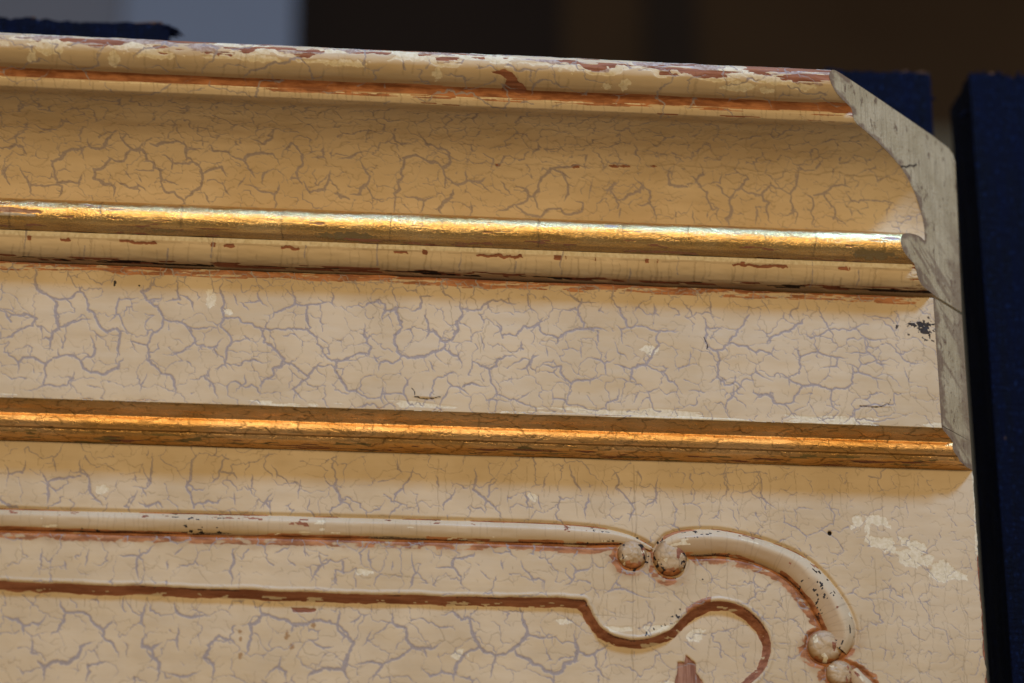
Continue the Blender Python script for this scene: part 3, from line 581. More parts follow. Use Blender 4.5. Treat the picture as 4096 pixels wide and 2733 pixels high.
# brown quirk and rust on the fillet
A.a['stain_shade'] = np.clip(0.28 * sstep(rim_x, rim_x + 40, S - sl0) * (S < sl1) + sstep(sl1 - 40, sl1 - 6, S + (fbm(X, S, 300, 12, seed=31) - .5) * 26) * sstep(sq1 + 4, sq1 - 3, S), 0, 1) * 0.55  # lower lip slightly browner below the worn rim, then the quirk
A.a['stain_shade'] = np.maximum(A.a['stain_shade'], sstep(sf1 - 4, sf1 + 8, S) * sstep(sf1 + 70, sf1 + 20, S + (fbm(X, S, 400, 20, seed=33) - .5) * 40) * 0.30)  # shade below the fillet painted onto the top of the cove
A.a['rust'] = sstep(sl1 - 8, sl1 + 3, S + (fbm(X, S, 200, 8, seed=41) - .5) * 16) * sstep(sq1 + 2, sq1 - 4, S)
fr = sstep(sq1 - 4, sq1 + 3, S) * sstep(sq1 + 24, sq1 + 12, S) * sstep(0.44, 0.54, fbm(X, S, 170, 9, seed=44)) * sstep(-3300, -2700, X + 300 * (fbm(X, X * 0, 300, seed=3) - .5))
A.a['rust'] = np.maximum(A.a['rust'], fr * 0.95)
A.a['pale'] = np.maximum(A.a['pale'], sstep(sq1 - 5, sq1 + 2, S) * sstep(sq1 + 14, sq1 + 6, S) * sstep(0.56, 0.60, fbm(X, S, 140, 9, seed=47)) * 0.95)
A.a['bare'] = np.maximum(A.a['bare'], sstep(sf1 - 10, sf1 - 5, S) * sstep(sf1 + 7, sf1 + 2, S) * sstep(.70, .73, fbm(X, S, 190, 10, seed=49) + 0.10 * sstep(-1600, -1000, X)))
# cracks
A.cracks('crack', crack_net(XL, -640, sl0 + 20, sl1 - 16, 150, 90, rng, 0.42, 2.6, 0.5))
A.cracks('hair', ladders(XL, -560, sl0 + 50, sl1, 55, rng, 1.1, 0.2)); A.cracks('hair', ladders(XL, -540, sq1, sf1, 34, rng, 1.5, 0.7))
net = crack_net(XL, -4060, sf1 + 40, send, 108, 78, rng, 0.70, 3.9)
cw = lambda x, y: float(np.interp((y - sf1) / (send - sf1), [0.0, 0.16, 0.36, 0.6, 0.93, 1.0], [0.0, 0.16, 0.50, 1.05, 0.95, 0.35])) * float(np.interp(x, [-4200, -2500, -1300, -600, -200], [1.05, 1.05, 0.9, 0.8, 0.45]))
A.cracks('crack', net, cw)
A.cracks('crack', traced(COVE_CRACKS, sx, rng, 4.2), lambda x, y: float(np.interp(x, [-4200, -1300, -600, -200], [1.0, 1.0, 0.85, 0.6])))
A.cracks('crack', crack_net(-3950, -200, sf1 + 50, sx(1130), 80, 60, rng, 0.30, 2.0, 0.3), lambda x, y: float(np.interp(y, [sf1, sf1 + 80, sx(1160), sx(1130)], [0.3, 0.8, 0.8, 0])))
A.cracks('crack', crack_net(XL, -180, sf1 + 30, send, 74, 58, rng, 0.50, 1.6, 0.1), lambda x, y: float(np.interp((y - sf1) / (send - sf1), [0, .12, .5, 1], [0, 1.0, 0.9, 0.8])))
A.cracks('hair', crack_net(XL, -180, sf1 + 20, send, 120, 34, rng, 0.16, 1.0, 0.2))
sp = []                                                  # the long horizontal split low in the cove
pts = [(-2109, sx(1150)), (-1900, sx(1148)), (-1617, sx(1154)), (-1449, sx(1160)), (-1150, sx(1168)), (-980, sx(1172)), (-760, sx(1166)), (-520, sx(1163)), (-300, sx(1150))]
for p, q in zip(pts[:-1], pts[1:]):
    k = 0.5 + 1.4 * (p[0] + 2109) / 1800
    add_poly(sp, fractal(p, q, rng, 0.05), k, k + 0.15, rng)
A.cracks('hair', sp); A.cracks('hair', sp, lambda x, y: 1.0)
for (x, rx, ry) in [(-1617, 17, 8), (-1460, 26, 6), (-1420, 22, 6), (-1930, 12, 5), (-1300, 14, 4)]:
    A.a['bare'] = np.maximum(A.a['bare'], blob(X, S, x, float(np.interp(x, [p[0] for p in pts], [p[1] for p in pts])), rx, ry, seed=int(-x) % 40, rag=0.4))
A.h -= 0.8 * A.a['crack'] + 1.0 * A.a['pale'] + 1.2 * A.a['bare'] + 1.0 * A.a['hair'] * (S > sf1 + 60)
A.h += (fbm(X, S, 500, 90, seed=61) - .5) * 5 + (fbm(X, S, 60, 30, seed=62) - .5) * 0.8 + edge * (fbm(X, S, 45, 18, seed=63) - .5) * 2.2
cornice = A.build('cornice', PAINT, panel, pre=[(0, 690), (-14, 1086), (-22, 1380), (12, 1426), (100, 1436), (400, 1447)])

# ---- gilded bead under the cove
B = Strip([[(180, 916), (205, 924), (235, 921), (277, 907), (306, 886), (319, 857), (315, 830), (300, 808), (275, 794), (250, 783)]], 3.2)
X, S = B.X, B.S; be = B.s[-1]; bz = lambda z: float(np.interp(-z, -B.p[4:, 1], B.s[4:]))
B.a['hair'] = np.zeros(B.Q.shape, np.float32)
B.cracks('hair', ladders(XL, -250, bz(900), be, 260, rng, 1.5, 0.15))
B.a['stain_shade'] = sstep(bz(806), bz(792), S + (fbm(X, S, 200, 10, seed=2) - .5) * 22) * 0.8  # browner towards the underside of the bead
B.a['olive'] = np.maximum.reduce([blob(X, S, -2520, bz(797), 110, 18, 3), blob(X, S, -420, bz(800), 90, 22, 4), 0.9 * blob(X, S, -3250, bz(793), 40, 8, 6)])
B.a['bare'] = np.maximum.reduce([0.8 * sstep(.80, .83, fbm(X, S, 110, 10, seed=88)), poly_mask(X, S, [(-3960, bz(838)), (-3850, bz(848)), (-3725, bz(838)), (-3718, bz(828)), (-3960, bz(828))], 4, 8, 2), sstep(.70, .73, fbm(X, S, 160, 12, seed=8)) * sstep(bz(797), bz(786), S), blob(X, S, -350, bz(862), 30, 7, 9)])
B.a['pale'] = np.maximum(poly_mask(X, S, [(-3960, bz(827)), (-3740, bz(826)), (-3745, bz(818)), (-3960, bz(816))], 3, 6, 3), 0.9 * blob(X, S, -1487, bz(868), 32, 7, 12, .4))
B.h += (fbm(X, S, 260, 40, seed=71) - .5) * 3 + (fbm(X, S, 90, 9, seed=72) - .5) * 1.0 - 2.0 * B.a['hair'] - 2.0 * B.a['bare'] - 1.2 * B.a['olive']
B.build('gilded_bead', GOLD, cornice)

# ---- small fillet and ovolo below the bead
C = Strip([[(250, 782), (247, 770), (242, 758)], [(242, 758), (238, 737), (227, 718), (204, 704), (168, 698)]], 3.2)
X, S = C.X, C.S; c1 = C.s_at(758); ce = C.s[-1]
C.a['hair'] = np.zeros(C.Q.shape, np.float32); C.a['crack'] = np.zeros(C.Q.shape, np.float32)
C.cracks('hair', ladders(XL, -180, c1, ce, 42, rng, 0.8, 0.5)); C.cracks('hair', ladders(XL, -180, c1, ce, 130, rng, 1.5, 0.8)); C.cracks('hair', ladders(XL, -180, 0, c1, 60, rng, 0.9, 0.5))
seam_ = []; x = XL
while x < -200:
    l = rng.uniform(60, 260); add_poly(seam_, fractal((x, c1 + rng.normal(0, 2)), (x + l, c1 + rng.normal(0, 2)), rng, 0.02), rng.uniform(.4, 1.6), rng.uniform(.2, 1.2), rng); x += l * rng.uniform(0.9, 1.4)
C.cracks('hair', seam_)
C.cracks('crack', ladders(XL, -180, 0, ce, 210, rng, 2.4, 0.5))
C.a['pale'] = sstep(c1 - 3, c1 - 10, S) * 0.62
ch = sstep(.80, .82, fbm(X, S * 0, 60, seed=16, oct=3)) * sstep(11, 6, np.abs(S - c1 - 1 + (fbm(X, S, 50, seed=4) - .5) * 10))
for (x0, x1) in [(-3650, -3615), (-3415, -3280), (-2785, -2720), (-2345, -2290), (-2020, -1840), (-990, -775), (-560, -525), (-3010, -2975)]:
    ch = np.maximum(ch, poly_mask(X, S, [(x0, c1 - 1), (x0 + (x1 - x0) * .3, c1 - 4), (x0 + (x1 - x0) * .7, c1 - 2), (x1, c1 - 4), (x1 + 8, c1 + 8), (x0 + (x1 - x0) * .6, c1 + 11), (x0 + (x1 - x0) * .25, c1 + 6), (x0 + 4, c1 + 9)], 3, 14, int(-x0) % 30))
low = sstep(ce - 34, ce - 20, S) * sstep(.54, .60, fbm(X, S, 110, 16, seed=19)) + sstep(-330, -200, X) * sstep(.5, .56, fbm(X, S, 40, 9, seed=77))
C.a['bare'] = np.clip(np.maximum(ch, low), 0, 1)
C.a['stain_shade'] = sstep(ce - 26, ce - 6, S) * 0.55  # seam shadow along the lower edge, put into the colour
C.a['dark'] = sstep(.57, .62, fbm(X, S, 130, 8, seed=23)) * sstep(ce - 24, ce - 14, S) * 0.8
C.h -= 1.8 * C.a['hair'] + 2.6 * C.a['bare'] + 1.2 * C.a['pale']; C.h += (fbm(X, S, 70, 20, seed=81) - .5) * 3
C.build('ovolo', PAINT, cornice, post=[(150, 695), (0, 689)])
oa = [(-14, 1086), (-22, 1380), (-12, 1412), (12, 1426), (100, 1436), (400, 1447)]
front = [tuple(p) for p in A.p[::2]] + [tuple(p) for p in B.p[2:-1:2]] + [tuple(p) for p in C.p[::2]] + [(150, 695)]
mitre_cap('mitre_face', oa + front + [(0, 689)], front, MITRE, cornice)

# ---- frieze
Fz = Strip([[(146, 690), (156, 687), (158, 678)], [(158, 678), (157.5, 400), (157, 140), (155, 131)]])
X, S, Z = Fz.X, Fz.S, Fz.Z; fs = lambda z: Fz.s_at(z)
Fz.a['crack'] = np.zeros(Fz.Q.shape, np.float32)
fnet = crack_net(XL, -4000, 0, Fz.s[-1], 150, 118, rng, 0.66, 4.6) + traced(FRIEZE_CRACKS, lambda z: float(np.interp(-z, -Fz.p[:, 1], Fz.s)), rng, 4.3)
fw = lambda x, y: float(np.interp(x, [-4200, -2600, -1000, -500, -170], [1.0, 0.95, 0.9, 0.8, 0.45])) * float(np.interp(y, [0, 60, 120, 480, 560], [0.85, 0.9, 1.0, 0.95, 0.5]))
Fz.cracks('crack', fnet, fw)
Fz.cracks('crack', crack_net(XL, -157, 20, Fz.s[-1], 88, 76, rng, 0.55, 1.8, 0.15), lambda x, y: float(np.interp(x, [-4000, -500, -160], [1, 1, .7])))
Fz.cracks('hair', crack_net(XL, -157, 60, Fz.s[-1], 60, 110, rng, 0.14, 1.2, 0.2), lambda x, y: float(np.interp(x, [-3600, -2200, -300], [0.3, 1, 1])))
top = sstep(fs(640), fs(662), S + (fbm(X, S, 240, 20, seed=91) - .5) * 18)
rz = sstep(fs(655) + 4, fs(655) - 4, S + (fbm(X, S, 180, 14, seed=92) - .5) * 22)
Fz.a['rust'] = rz * np.clip(0.35 + sstep(.36, .52, fbm(X, S, 90, 9, seed=93)) * 0.75, 0, 1) * (1 - 0.75 * Fz.a['crack']) * sstep(-170, -260, X + (fbm(X, S, 50, 10, seed=90) - .5) * 160)
wig = []
x = XL
while x < -500:                                           # pale fibrous squiggles in the rust band
    x += rng.uniform(25, 75); l = rng.uniform(30, 80)
    add_poly(wig, fractal((x, fs(660) + rng.normal(0, 5)), (x + l, fs(672) + rng.normal(6, 6)), rng, 0.25), 2.4, 1.0, rng)
g = Fz.cracks('crack', wig, lambda a, b: 0.8)
Fz.a['bare'] = sstep(fs(672), fs(684), S) * sstep(.40, .5, fbm(X, S, 150, 8, seed=94)) * 0.9
Fz.a['pale'] = np.maximum.reduce([blob(X, S, -3052, fs(562), 22, 36, 5), blob(X, S, -2988, fs(512), 24, 14, 6), 0.75 * blob(X, S, -1318, fs(410), 34, 18, 7), sstep(fs(160), fs(146), S + (fbm(X, S, 160, 14, seed=95) - .5) * 36) * sstep(.58, .64, fbm(X, S, 200, 30, seed=96))])
Fz.a['dark'] = np.clip(blob(X, S, -212, fs(562), 44, 10, 8, 1.4) + blob(X, S, -195, fs(536), 24, 14, 9, 1.5) + 0.6 * blob(X, S, -205, fs(535), 70, 52, 10, 3.0) * sstep(.60, .66, fbm(X, S, 12, seed=12)), 0, 1)
lift = []
for poly in ([(-2262, 214), (-2250, 178), (-2205, 170), (-2150, 180)], [(-482, 201), (-420, 200), (-365, 214), (-355, 238)], [(-1100, 470), (-1085, 440), (-1090, 420)]):
    for p, q in zip(poly[:-1], poly[1:]): add_poly(lift, fractal((p[0], fs(p[1])), (q[0], fs(q[1])), rng, 0.06), 2.3, 1.6, rng)
Fz.cracks('hair', lift); Fz.a['dark'] = np.maximum(Fz.a['dark'], 0.0)
raster(Fz.a['dark'], lift, Fz.q[0], DX, 0, Fz.ds, lambda a, b: .8, Fz.dof)
Fz.a['dark'] = np.maximum(Fz.a['dark'], np.maximum(blob(X, S, -3430, fs(612), 5, 12, 3), blob(X, S, -3335, fs(606), 4, 4, 3)))
Fz.a['stain_shade'] = sstep(fs(610), fs(690), S) * 0.12  # slightly browner towards the top of the frieze
Fz.h -= 1.3 * Fz.a['crack'] + 0.9 * Fz.a['pale'] + 1.6 * Fz.a['bare'] + 0.6 * Fz.a['hair']
Fz.h += (fbm(X, S, 420, 120, seed=97) - .5) * 6 + (fbm(X, S, 50, 26, seed=98) - .5) * 0.7
for lx, lz, rx, rz2, hh_ in ((-2205, 172, 60, 70, 5.0), (-425, 200, 75, 40, 4.0)):   # flakes lifting at their lower edge
    t_ = (fs(lz) - S) / rz2; Fz.h += hh_ * np.clip(1 - ((X - lx) / rx) ** 2, 0, 1) * np.where((t_ > 0) & (t_ < 1), (1 - t_) ** 2, 0)
dz = -(sstep(-2600, -200, X) * 6 + (fbm(X, X * 0, 120, seed=5) - .5) * 5) * sstep(fs(610), fs(672), S)
frieze = Fz.build('frieze', PAINT, panel, pre=[(0, 676), (100, 680), (138, 684)], post=[(148, 129), (0, 127)], dz=dz)
fo = [tuple(p) for p in Fz.p[::3]]
mitre_cap('mitre_face', [(0, 676)] + [(d, z - 7) if z > 660 else (d, z) for d, z in fo] + [(0, 127)], fo, MITRE, frieze)

# ---- gilded moulding under the frieze
G = Strip([[(157, 128), (150, 117), (132, 104), (113, 93), (99, 81)], [(99, 81), (103, 70), (102, 54), (95, 41), (86, 34)], [(86, 34), (79, 31), (76, 25)], [(76, 25), (66, 15), (40, 7), (3, 2)]], 3.2)
X, S = G.X, G.S; g1 = G.s_at(81); g2 = G.s[np.argmin(np.abs(G.p - np.array([86, 34])).sum(1))]; g3 = G.s[np.argmin(np.abs(G.p - np.array([76, 25])).sum(1))]
G.a['hair'] = np.zeros(G.Q.shape, np.float32); G.cracks('hair', ladders(XL, -100, g1 * .4, g2, 300, rng, 1.2, 0.2)); G.cracks('hair', crack_net(XL, -80, 0, G.s[-1], 120, 30, rng, 0.22, 1.3, .3))
G.a['stain_shade'] = np.clip(0.24 * sstep(g1, g1 * 0.5, S + (fbm(X, S, 300, 20, seed=3) - .5) * 30) + 0.9 * sstep(6, 2, np.abs(S - (g2 + g3) / 2)) + 0.35 * sstep(g3 + 4, g3 + 40, S + (fbm(X, S, 160, 14, seed=4) - .5) * 40), 0, 0.9)  # concave top, groove and underside: shade and dark reflection painted into the gold
G.a['bare'] = sstep(.68, .72, fbm(X, S, 140, 10, seed=6)) * sstep(g3 + 20, g3 + 30, S)
G.a['olive'] = sstep(.70, .74, fbm(X, S, 100, 12, seed=7)) * sstep(g3, g3 + 10, S)
G.h += (fbm(X, S, 260, 30, seed=73) - .5) * 3 + (fbm(X, S, 60, 9, seed=74) - .5) * 1.2 - 1.8 * G.a['hair'] - 3.0 * G.a['bare'] * (S > g3)
gm = G.build('gilded_moulding', GOLD2, panel, post=[(0, 1)])
go = [tuple(p) for p in G.p[::2]]
mitre_cap('mitre_face', [(0, 126)] + go + [(0, 1)], go, MITRE, gm)

# ---- the panel board with carved relief
zs = np.r_[np.arange(0, -985, -3.5), np.arange(-990, -1500, -30)]; nq = int(-XL / DX) + 1
xs = XL + DX * np.arange(nq); xs -= xs[-1]
X, Z = np.meshgrid(xs, zs); S = -Z
contour = np.array([(-5600, -581), (-3814, -583), (-2530, -594), (-1665, -592), (-1585, -602), (-1556, -647), (-1526, -695), (-1463, -738), (-1376, -750), (-1289, -732), (-1229, -699), (-1169, -640), (-1103, -596), (-1038, -585), (-968, -601), (-911, -642), (-872, -696), (-862, -749), (-877, -810), (-905, -856), (-950, -900), (-985, -960), (-990, -1100), (-990, -1600)], float)
contour = resample(catmull([tuple(p) for p in contour], 12), 14.0)[0]
rail = [(-5600, -322, 41), (-3830, -320, 41), (-2535, -314, 41), (-1838, -313, 40), (-1640, -316, 39), (-1540, -320, 37), (-1470, -322, 30), (-1405, -330, 22), (-1350, -346, 15), (-1308, -364, 7)]
scroll = [(-1262, -365, 22), (-1222, -346, 44), (-1150, -338, 54), (-1040, -333, 53), (-921, -351, 50), (-820, -384, 52), (-737, -428, 58), (-680, -481, 62), (-634, -543, 65), (-597, -609, 67), (-575, -664, 64), (-572, -712, 56), (-590, -752, 40)]
tail = [(-532, -838, 20), (-515, -868, 36), (-484, -915, 46), (-450, -985, 52), (-432, -1080, 54), (-432, -1250, 52), (-440, -1490, 48)]
pearls = [(-1383, -389, 58, 58), (-1234, -400, 66, 74), (-634, -745, 68, 66), (-580, -852, 54, 54)]
def dense(path, step=6.0):
    c = catmull([(a, b) for a, b, _ in path], step); wv = catmull([(a, c_) for a, _, c_ in path], step)
    return resample(np.c_[c, wv[:, 1]], step)[0]
rail_d, scroll_d, tail_d = dense(rail), dense(scroll), dense(tail)
def path_sdf(P, best):
    for k in range(0, len(P) - 1, 4):
        a = P[k]; b = P[min(k + 4, len(P) - 1)]
        i = (zs > min(a[1], b[1]) - 130) & (zs < max(a[1], b[1]) + 130); j = (xs > min(a[0], b[0]) - 130) & (xs < max(a[0], b[0]) + 130)
        if not i.any() or not j.any(): continue
        ii = np.ix_(i, j); x, z = X[ii], Z[ii]; dv = b[:2] - a[:2]
        t = np.clip(((x - a[0]) * dv[0] + (z - a[1]) * dv[1]) / (dv @ dv + 1e-9), 0, 1)
        best[ii] = np.minimum(best[ii], np.hypot(x - a[0] - t * dv[0], z - a[1] - t * dv[1]) - (a[2] + (b[2] - a[2]) * t))
    return best
q = np.full(X.shape, 130.0)
for P in (rail_d, scroll_d, tail_d): path_sdf(P, q)
for (x, z, rx, rz_) in pearls: q = np.minimum(q, (np.hypot((X - x) / rx, (Z - z) / rz_) - 1) * min(rx, rz_))
cd = np.full(X.shape, 400.0)                               # signed distance to the sunk field's outline
sign = poly_mask(X, Z, [tuple(p) for p in contour] + [(-5600, -1600)], 0.01) > 0.5
for a, b in zip(contour[:-1], contour[1:]):
    w_ = window(X, Z, min(a[0], b[0]) - 90, max(a[0], b[0]) + 90, min(a[1], b[1]) - 90, max(a[1], b[1]) + 90)
    if w_ is None: continue
    x_, z_ = X[w_], Z[w_]; dv = b - a; t = np.clip(((x_ - a[0]) * dv[0] + (z_ - a[1]) * dv[1]) / (dv @ dv), 0, 1)
    cd[w_] = np.minimum(cd[w_], np.hypot(x_ - a[0] - t * dv[0], z_ - a[1] - t * dv[1]))
cd = np.where(sign, cd, -cd) + (fbm(X, Z, 130, seed=7) - .5) * 10 + (fbm(X, Z, 30, seed=8) - .5) * 4
bevl = np.clip((cd + 15) / 29, 0, 1)
gz = np.gradient(q, -3.5, axis=0)[:len(zs)] if False else (np.roll(q, 1, 0) - np.roll(q, -1, 0)) / 7.0
gx = (np.roll(q, -1, 1) - np.roll(q, 1, 1)) / (2 * DX)
a = {}
crk = np.zeros(X.shape, np.float32)
pw = lambda x, s: float(np.interp(x, [-4200, -1500, -1100, -600, -60, 0], [1.0, 0.95, 0.62, 0.52, 0.40, 0.2]))
pt = traced(PANEL_CRACKS, lambda z: -z, rng, 4.5)
raster(crk, pt, xs[0], DX, 0, 3.5, lambda x, s: pw(x, s) * float(np.interp(s, [560, 640, 1000], [0.9, 1.12, 1.25])))
raster(crk, crack_net(XL, -3950, 0, 1000, 130, 130, rng, 0.62, 4.8), xs[0], DX, 0, 3.5, pw)
raster(crk, crack_net(-850, 0, 360, 1000, 120, 120, rng, 0.38, 3.2, 0.3), xs[0], DX, 0, 3.5, pw)
raster(crk, crack_net(XL, -950, 0, 1000, 96, 88, rng, 0.48, 1.8, 0.15), xs[0], DX, 0, 3.5, lambda x, s: 1.0)
raster(crk, crack_net(-1000, 0, 0, 1000, 85, 75, rng, 0.14, 1.4, 0.1), xs[0], DX, 0, 3.5, lambda x, s: 1.0)
crk *= sstep(-2, 8, q) * (1 - sstep(-20, -12, cd) * sstep(22, 14, cd))
hair = np.zeros(X.shape, np.float32)
raster(hair, ladders(-2200, 0, 20, 270, 60, rng, 1.1, 0.3), xs[0], DX, 0, 3.5)
raster(hair, ladders(-1700, 0, 380, 950, 46, rng, 1.0, 0.3), xs[0], DX, 0, 3.5)
raster(hair, crack_net(XL, 0, 0, 1000, 110, 60, rng, 0.13, 1.0, 0.2), xs[0], DX, 0, 3.5)
raster(hair, ladders(XL, -1000, 600, 650, 42, rng, 1.2, 0.5), xs[0], DX, 0, 3.5)
jl = []; add_poly(jl, fractal((-1370, 20), (-1386, 900), rng, 0.02), 2.0, 2.0, rng); add_poly(jl, fractal((-1352, 40), (-1362, 700), rng, 0.03), 1.3, 0.8, rng)
for xa, za, xb, zb in ((-1700, 186, -1590, 182), (-1540, 640, -1388, 650), (-2350, 497, -2200, 512)): add_poly(jl, fractal((xa, za), (xb, zb), rng, 0.02), 1.9, 0.6, rng)
raster(hair, jl, xs[0], DX, 0, 3.5)
hair *= sstep(-2, 6, q) * (1 - sstep(-20, -12, cd) * sstep(22, 14, cd))
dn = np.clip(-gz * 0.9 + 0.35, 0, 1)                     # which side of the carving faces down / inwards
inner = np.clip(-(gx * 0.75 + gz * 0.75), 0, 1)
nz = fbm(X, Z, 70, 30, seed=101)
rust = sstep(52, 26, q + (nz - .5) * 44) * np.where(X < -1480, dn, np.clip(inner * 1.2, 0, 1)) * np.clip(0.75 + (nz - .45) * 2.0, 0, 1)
rust = np.maximum(rust, sstep(30, 12, q + (nz - .5) * 20) * sstep(120, 90, np.hypot(X + 640, Z + 730)) * 0.9)
rust = np.maximum(rust, sstep(34, 12, q + (nz - .5) * 24) * sstep(130, 100, np.hypot(X + 530, Z + 860)) * 0.9)
rust = np.maximum(rust, sstep(9, 3, q) * np.clip(gz, 0, 1) * sstep(.46, .54, fbm(X, Z, 260, 60, seed=103)) * 0.9)
lobe = sstep(-48, -26, cd) * sstep(-8, -18, cd) * sstep(-1260, -1180, X) * sstep(.46, .56, fbm(X, Z, 60, seed=108)) * sstep(-1000, -1060, X)
brown = sstep(-18, -11, cd) * sstep(19, 11, cd + (fbm(X, Z, 50, 20, seed=107) - .5) * 10)
a['crack'] = crk; a['hair'] = hair
a['rust'] = np.maximum(rust, 0.8 * lobe)
scr = brown * sstep(.66, .70, fbm(X, Z, 44, 9, seed=109)) * sstep(-4, 6, cd)
a['bare'] = np.maximum.reduce([brown * 0.95 * (1 - scr), poly_mask(X, Z, [(-2705, -632), (-2612, -634), (-2618, -648), (-2698, -650)], 3, 8, 4), sstep(-7, -2, X + (fbm(X, Z, 60, seed=9) - .5) * 14) * sstep(-330, -380, Z)])
a['wood'] = poly_mask(X, Z, [(-1178, -783), (-1138, -815), (-1140, -850), (-1110, -895), (-1100, -960), (-1235, -960), (-1225, -893), (-1213, -846), (-1212, -812), (-1183, -812)], 3, 5, 3)
a['stain_shade'] = np.clip(sstep(62, 14, q + (fbm(X, Z, 60, seed=8) - .5) * 40) * 0.5 * np.clip(dn + inner, 0, 1) + sstep(30, 4, q) * sstep(95, 70, np.hypot(X + 1310, Z + 395)) * 0.3 + sstep(-34, -24, cd) * sstep(-14, -22, cd) * 0.0, 0, 1)  # browner beside the carving's down-facing and inner sides
big = poly_mask(X, Z, [(-504, -206), (-455, -200), (-470, -252), (-502, -268)], 4, 26, 1)
big = np.maximum(big, poly_mask(X, Z, [(-440, -200), (-350, -212), (-342, -258), (-425, -238), (-440, -290), (-350, -285), (-335, -320), (-345, -355), (-430, -330), (-458, -300)], 4, 30, 2))
big = np.maximum(big, poly_mask(X, Z, [(-318, -282), (-225, -312), (-196, -345), (-250, -350), (-300, -318)], 4, 30, 3))
big = np.maximum(big, poly_mask(X, Z, [(-330, -350), (-260, -345), (-175, -368), (-200, -405), (-290, -412), (-325, -385)], 4, 34, 4))
big = np.maximum(big, poly_mask(X, Z, [(-190, -395), (-130, -380), (-95, -420), (-45, -428), (-40, -452), (-110, -450), (-140, -470), (-205, -450)], 4, 30, 5))
a['pale'] = np.maximum.reduce([big, blob(X, Z, -3444, -186, 22, 20, 5), 0.9 * blob(X, Z, -1773, -167, 24, 18, 6), blob(X, Z, -2435, -491, 34, 13, 7), poly_mask(X, Z, [(-1500, -686), (-1390, -684), (-1386, -700), (-1470, -706)], 3, 8, 5), poly_mask(X, Z, [(-1350, -678), (-1240, -676), (-1205, -655), (-1215, -690), (-1330, -712)], 3, 16, 6), blob(X, Z, -1140, -700, 34, 24, 9, 1.0), 0.8 * blob(X, Z, -1650, -660, 40, 12, 8), 0.7 * blob(X, Z, -2060, -800, 26, 20, 8, 1.2), blob(X, Z, -1250, -905, 40, 16, 4, 1.0), sstep(-46, -34, cd) * sstep(-18, -26, cd) * 0.18 * (X < -1600), sstep(-10, -4, X + (fbm(X, Z, 40, seed=19) - .5) * 16) * 0.8 * (Z > -380)])
for (x, z, r) in [(-2899, -735, 9), (-2897, -765, 8), (-2895, -830, 12), (-2720, -745, 14), (-2700, -790, 12), (-2620, -700, 12)]:
    a['stain_shade'] = np.maximum(a['stain_shade'], 0.9 * blob(X, Z, x, z, r * .7, r, int(-x) % 20, .8))
a['dark'] = np.maximum.reduce([sstep(10.5, 7.5, np.hypot(X + 594, Z + 280)), 0.7 * sstep(5, 3, np.hypot(X + 1108, Z + 485)), sstep(.66, .70, fbm(X, Z, 14, seed=55)) * sstep(20, 6, q) * sstep(160, 110, np.hypot(X + 1290, Z + 420)), 0.8 * sstep(.62, .68, fbm(X, Z, 16, seed=56)) * sstep(-60, -40, cd) * sstep(-16, -24, cd) * sstep(-1360, -1340, X) * sstep(-1180, -1200, X)])
a['dark'] = np.maximum(a['dark'], 0.5 * sstep(5, 2, np.abs(cd + 11)) * sstep(.55, .62, fbm(X, Z, 200, seed=58)))
h = -30 * bevl - 9 * np.exp(-((q - 4) / 7.0) ** 2) - 1.3 * crk - 0.6 * hair - 1.0 * a['pale'] - 3.0 * a['bare'] * (1 - brown) - 5.0 * a['wood'] - 14 * sstep(9, 5, np.hypot(X + 594, Z + 280))
h += (fbm(X, Z, 420, 140, seed=111) - .5) * 6 + (fbm(X, Z, 46, 30, seed=112) - .5) * 0.7 + 3 * sstep(-34, -26, cd) * sstep(-14, -22, cd)
h = np.where(q < -8, -2.0, h)
xe = X + 0.0; xe[:, -1] += (fbm(Z[:, -1], Z[:, -1] * 0, 40, seed=5) - .5) * 9
P = np.stack([xe * U, -h * U, Z * U], -1)
side = np.stack([np.full(len(zs), -3 * U), np.full(len(zs), 200 * U), zs * U], -1)[:, None, :]
P = np.concatenate([P, side], 1); a = {k: np.concatenate([v, v[:, -1:] * (k == 'bare')], 1) for k, v in a.items()}
board = grid_obj('panel_board', P, PAINT, panel, a)
box('backing', XL, -4, -205, -75, -1490, 1370, plain_material('bare_back_wood', (0.10, 0.06, 0.035), (0.16, 0.10, 0.06), 30, 0.8, (0.1, 1, 1)), panel)

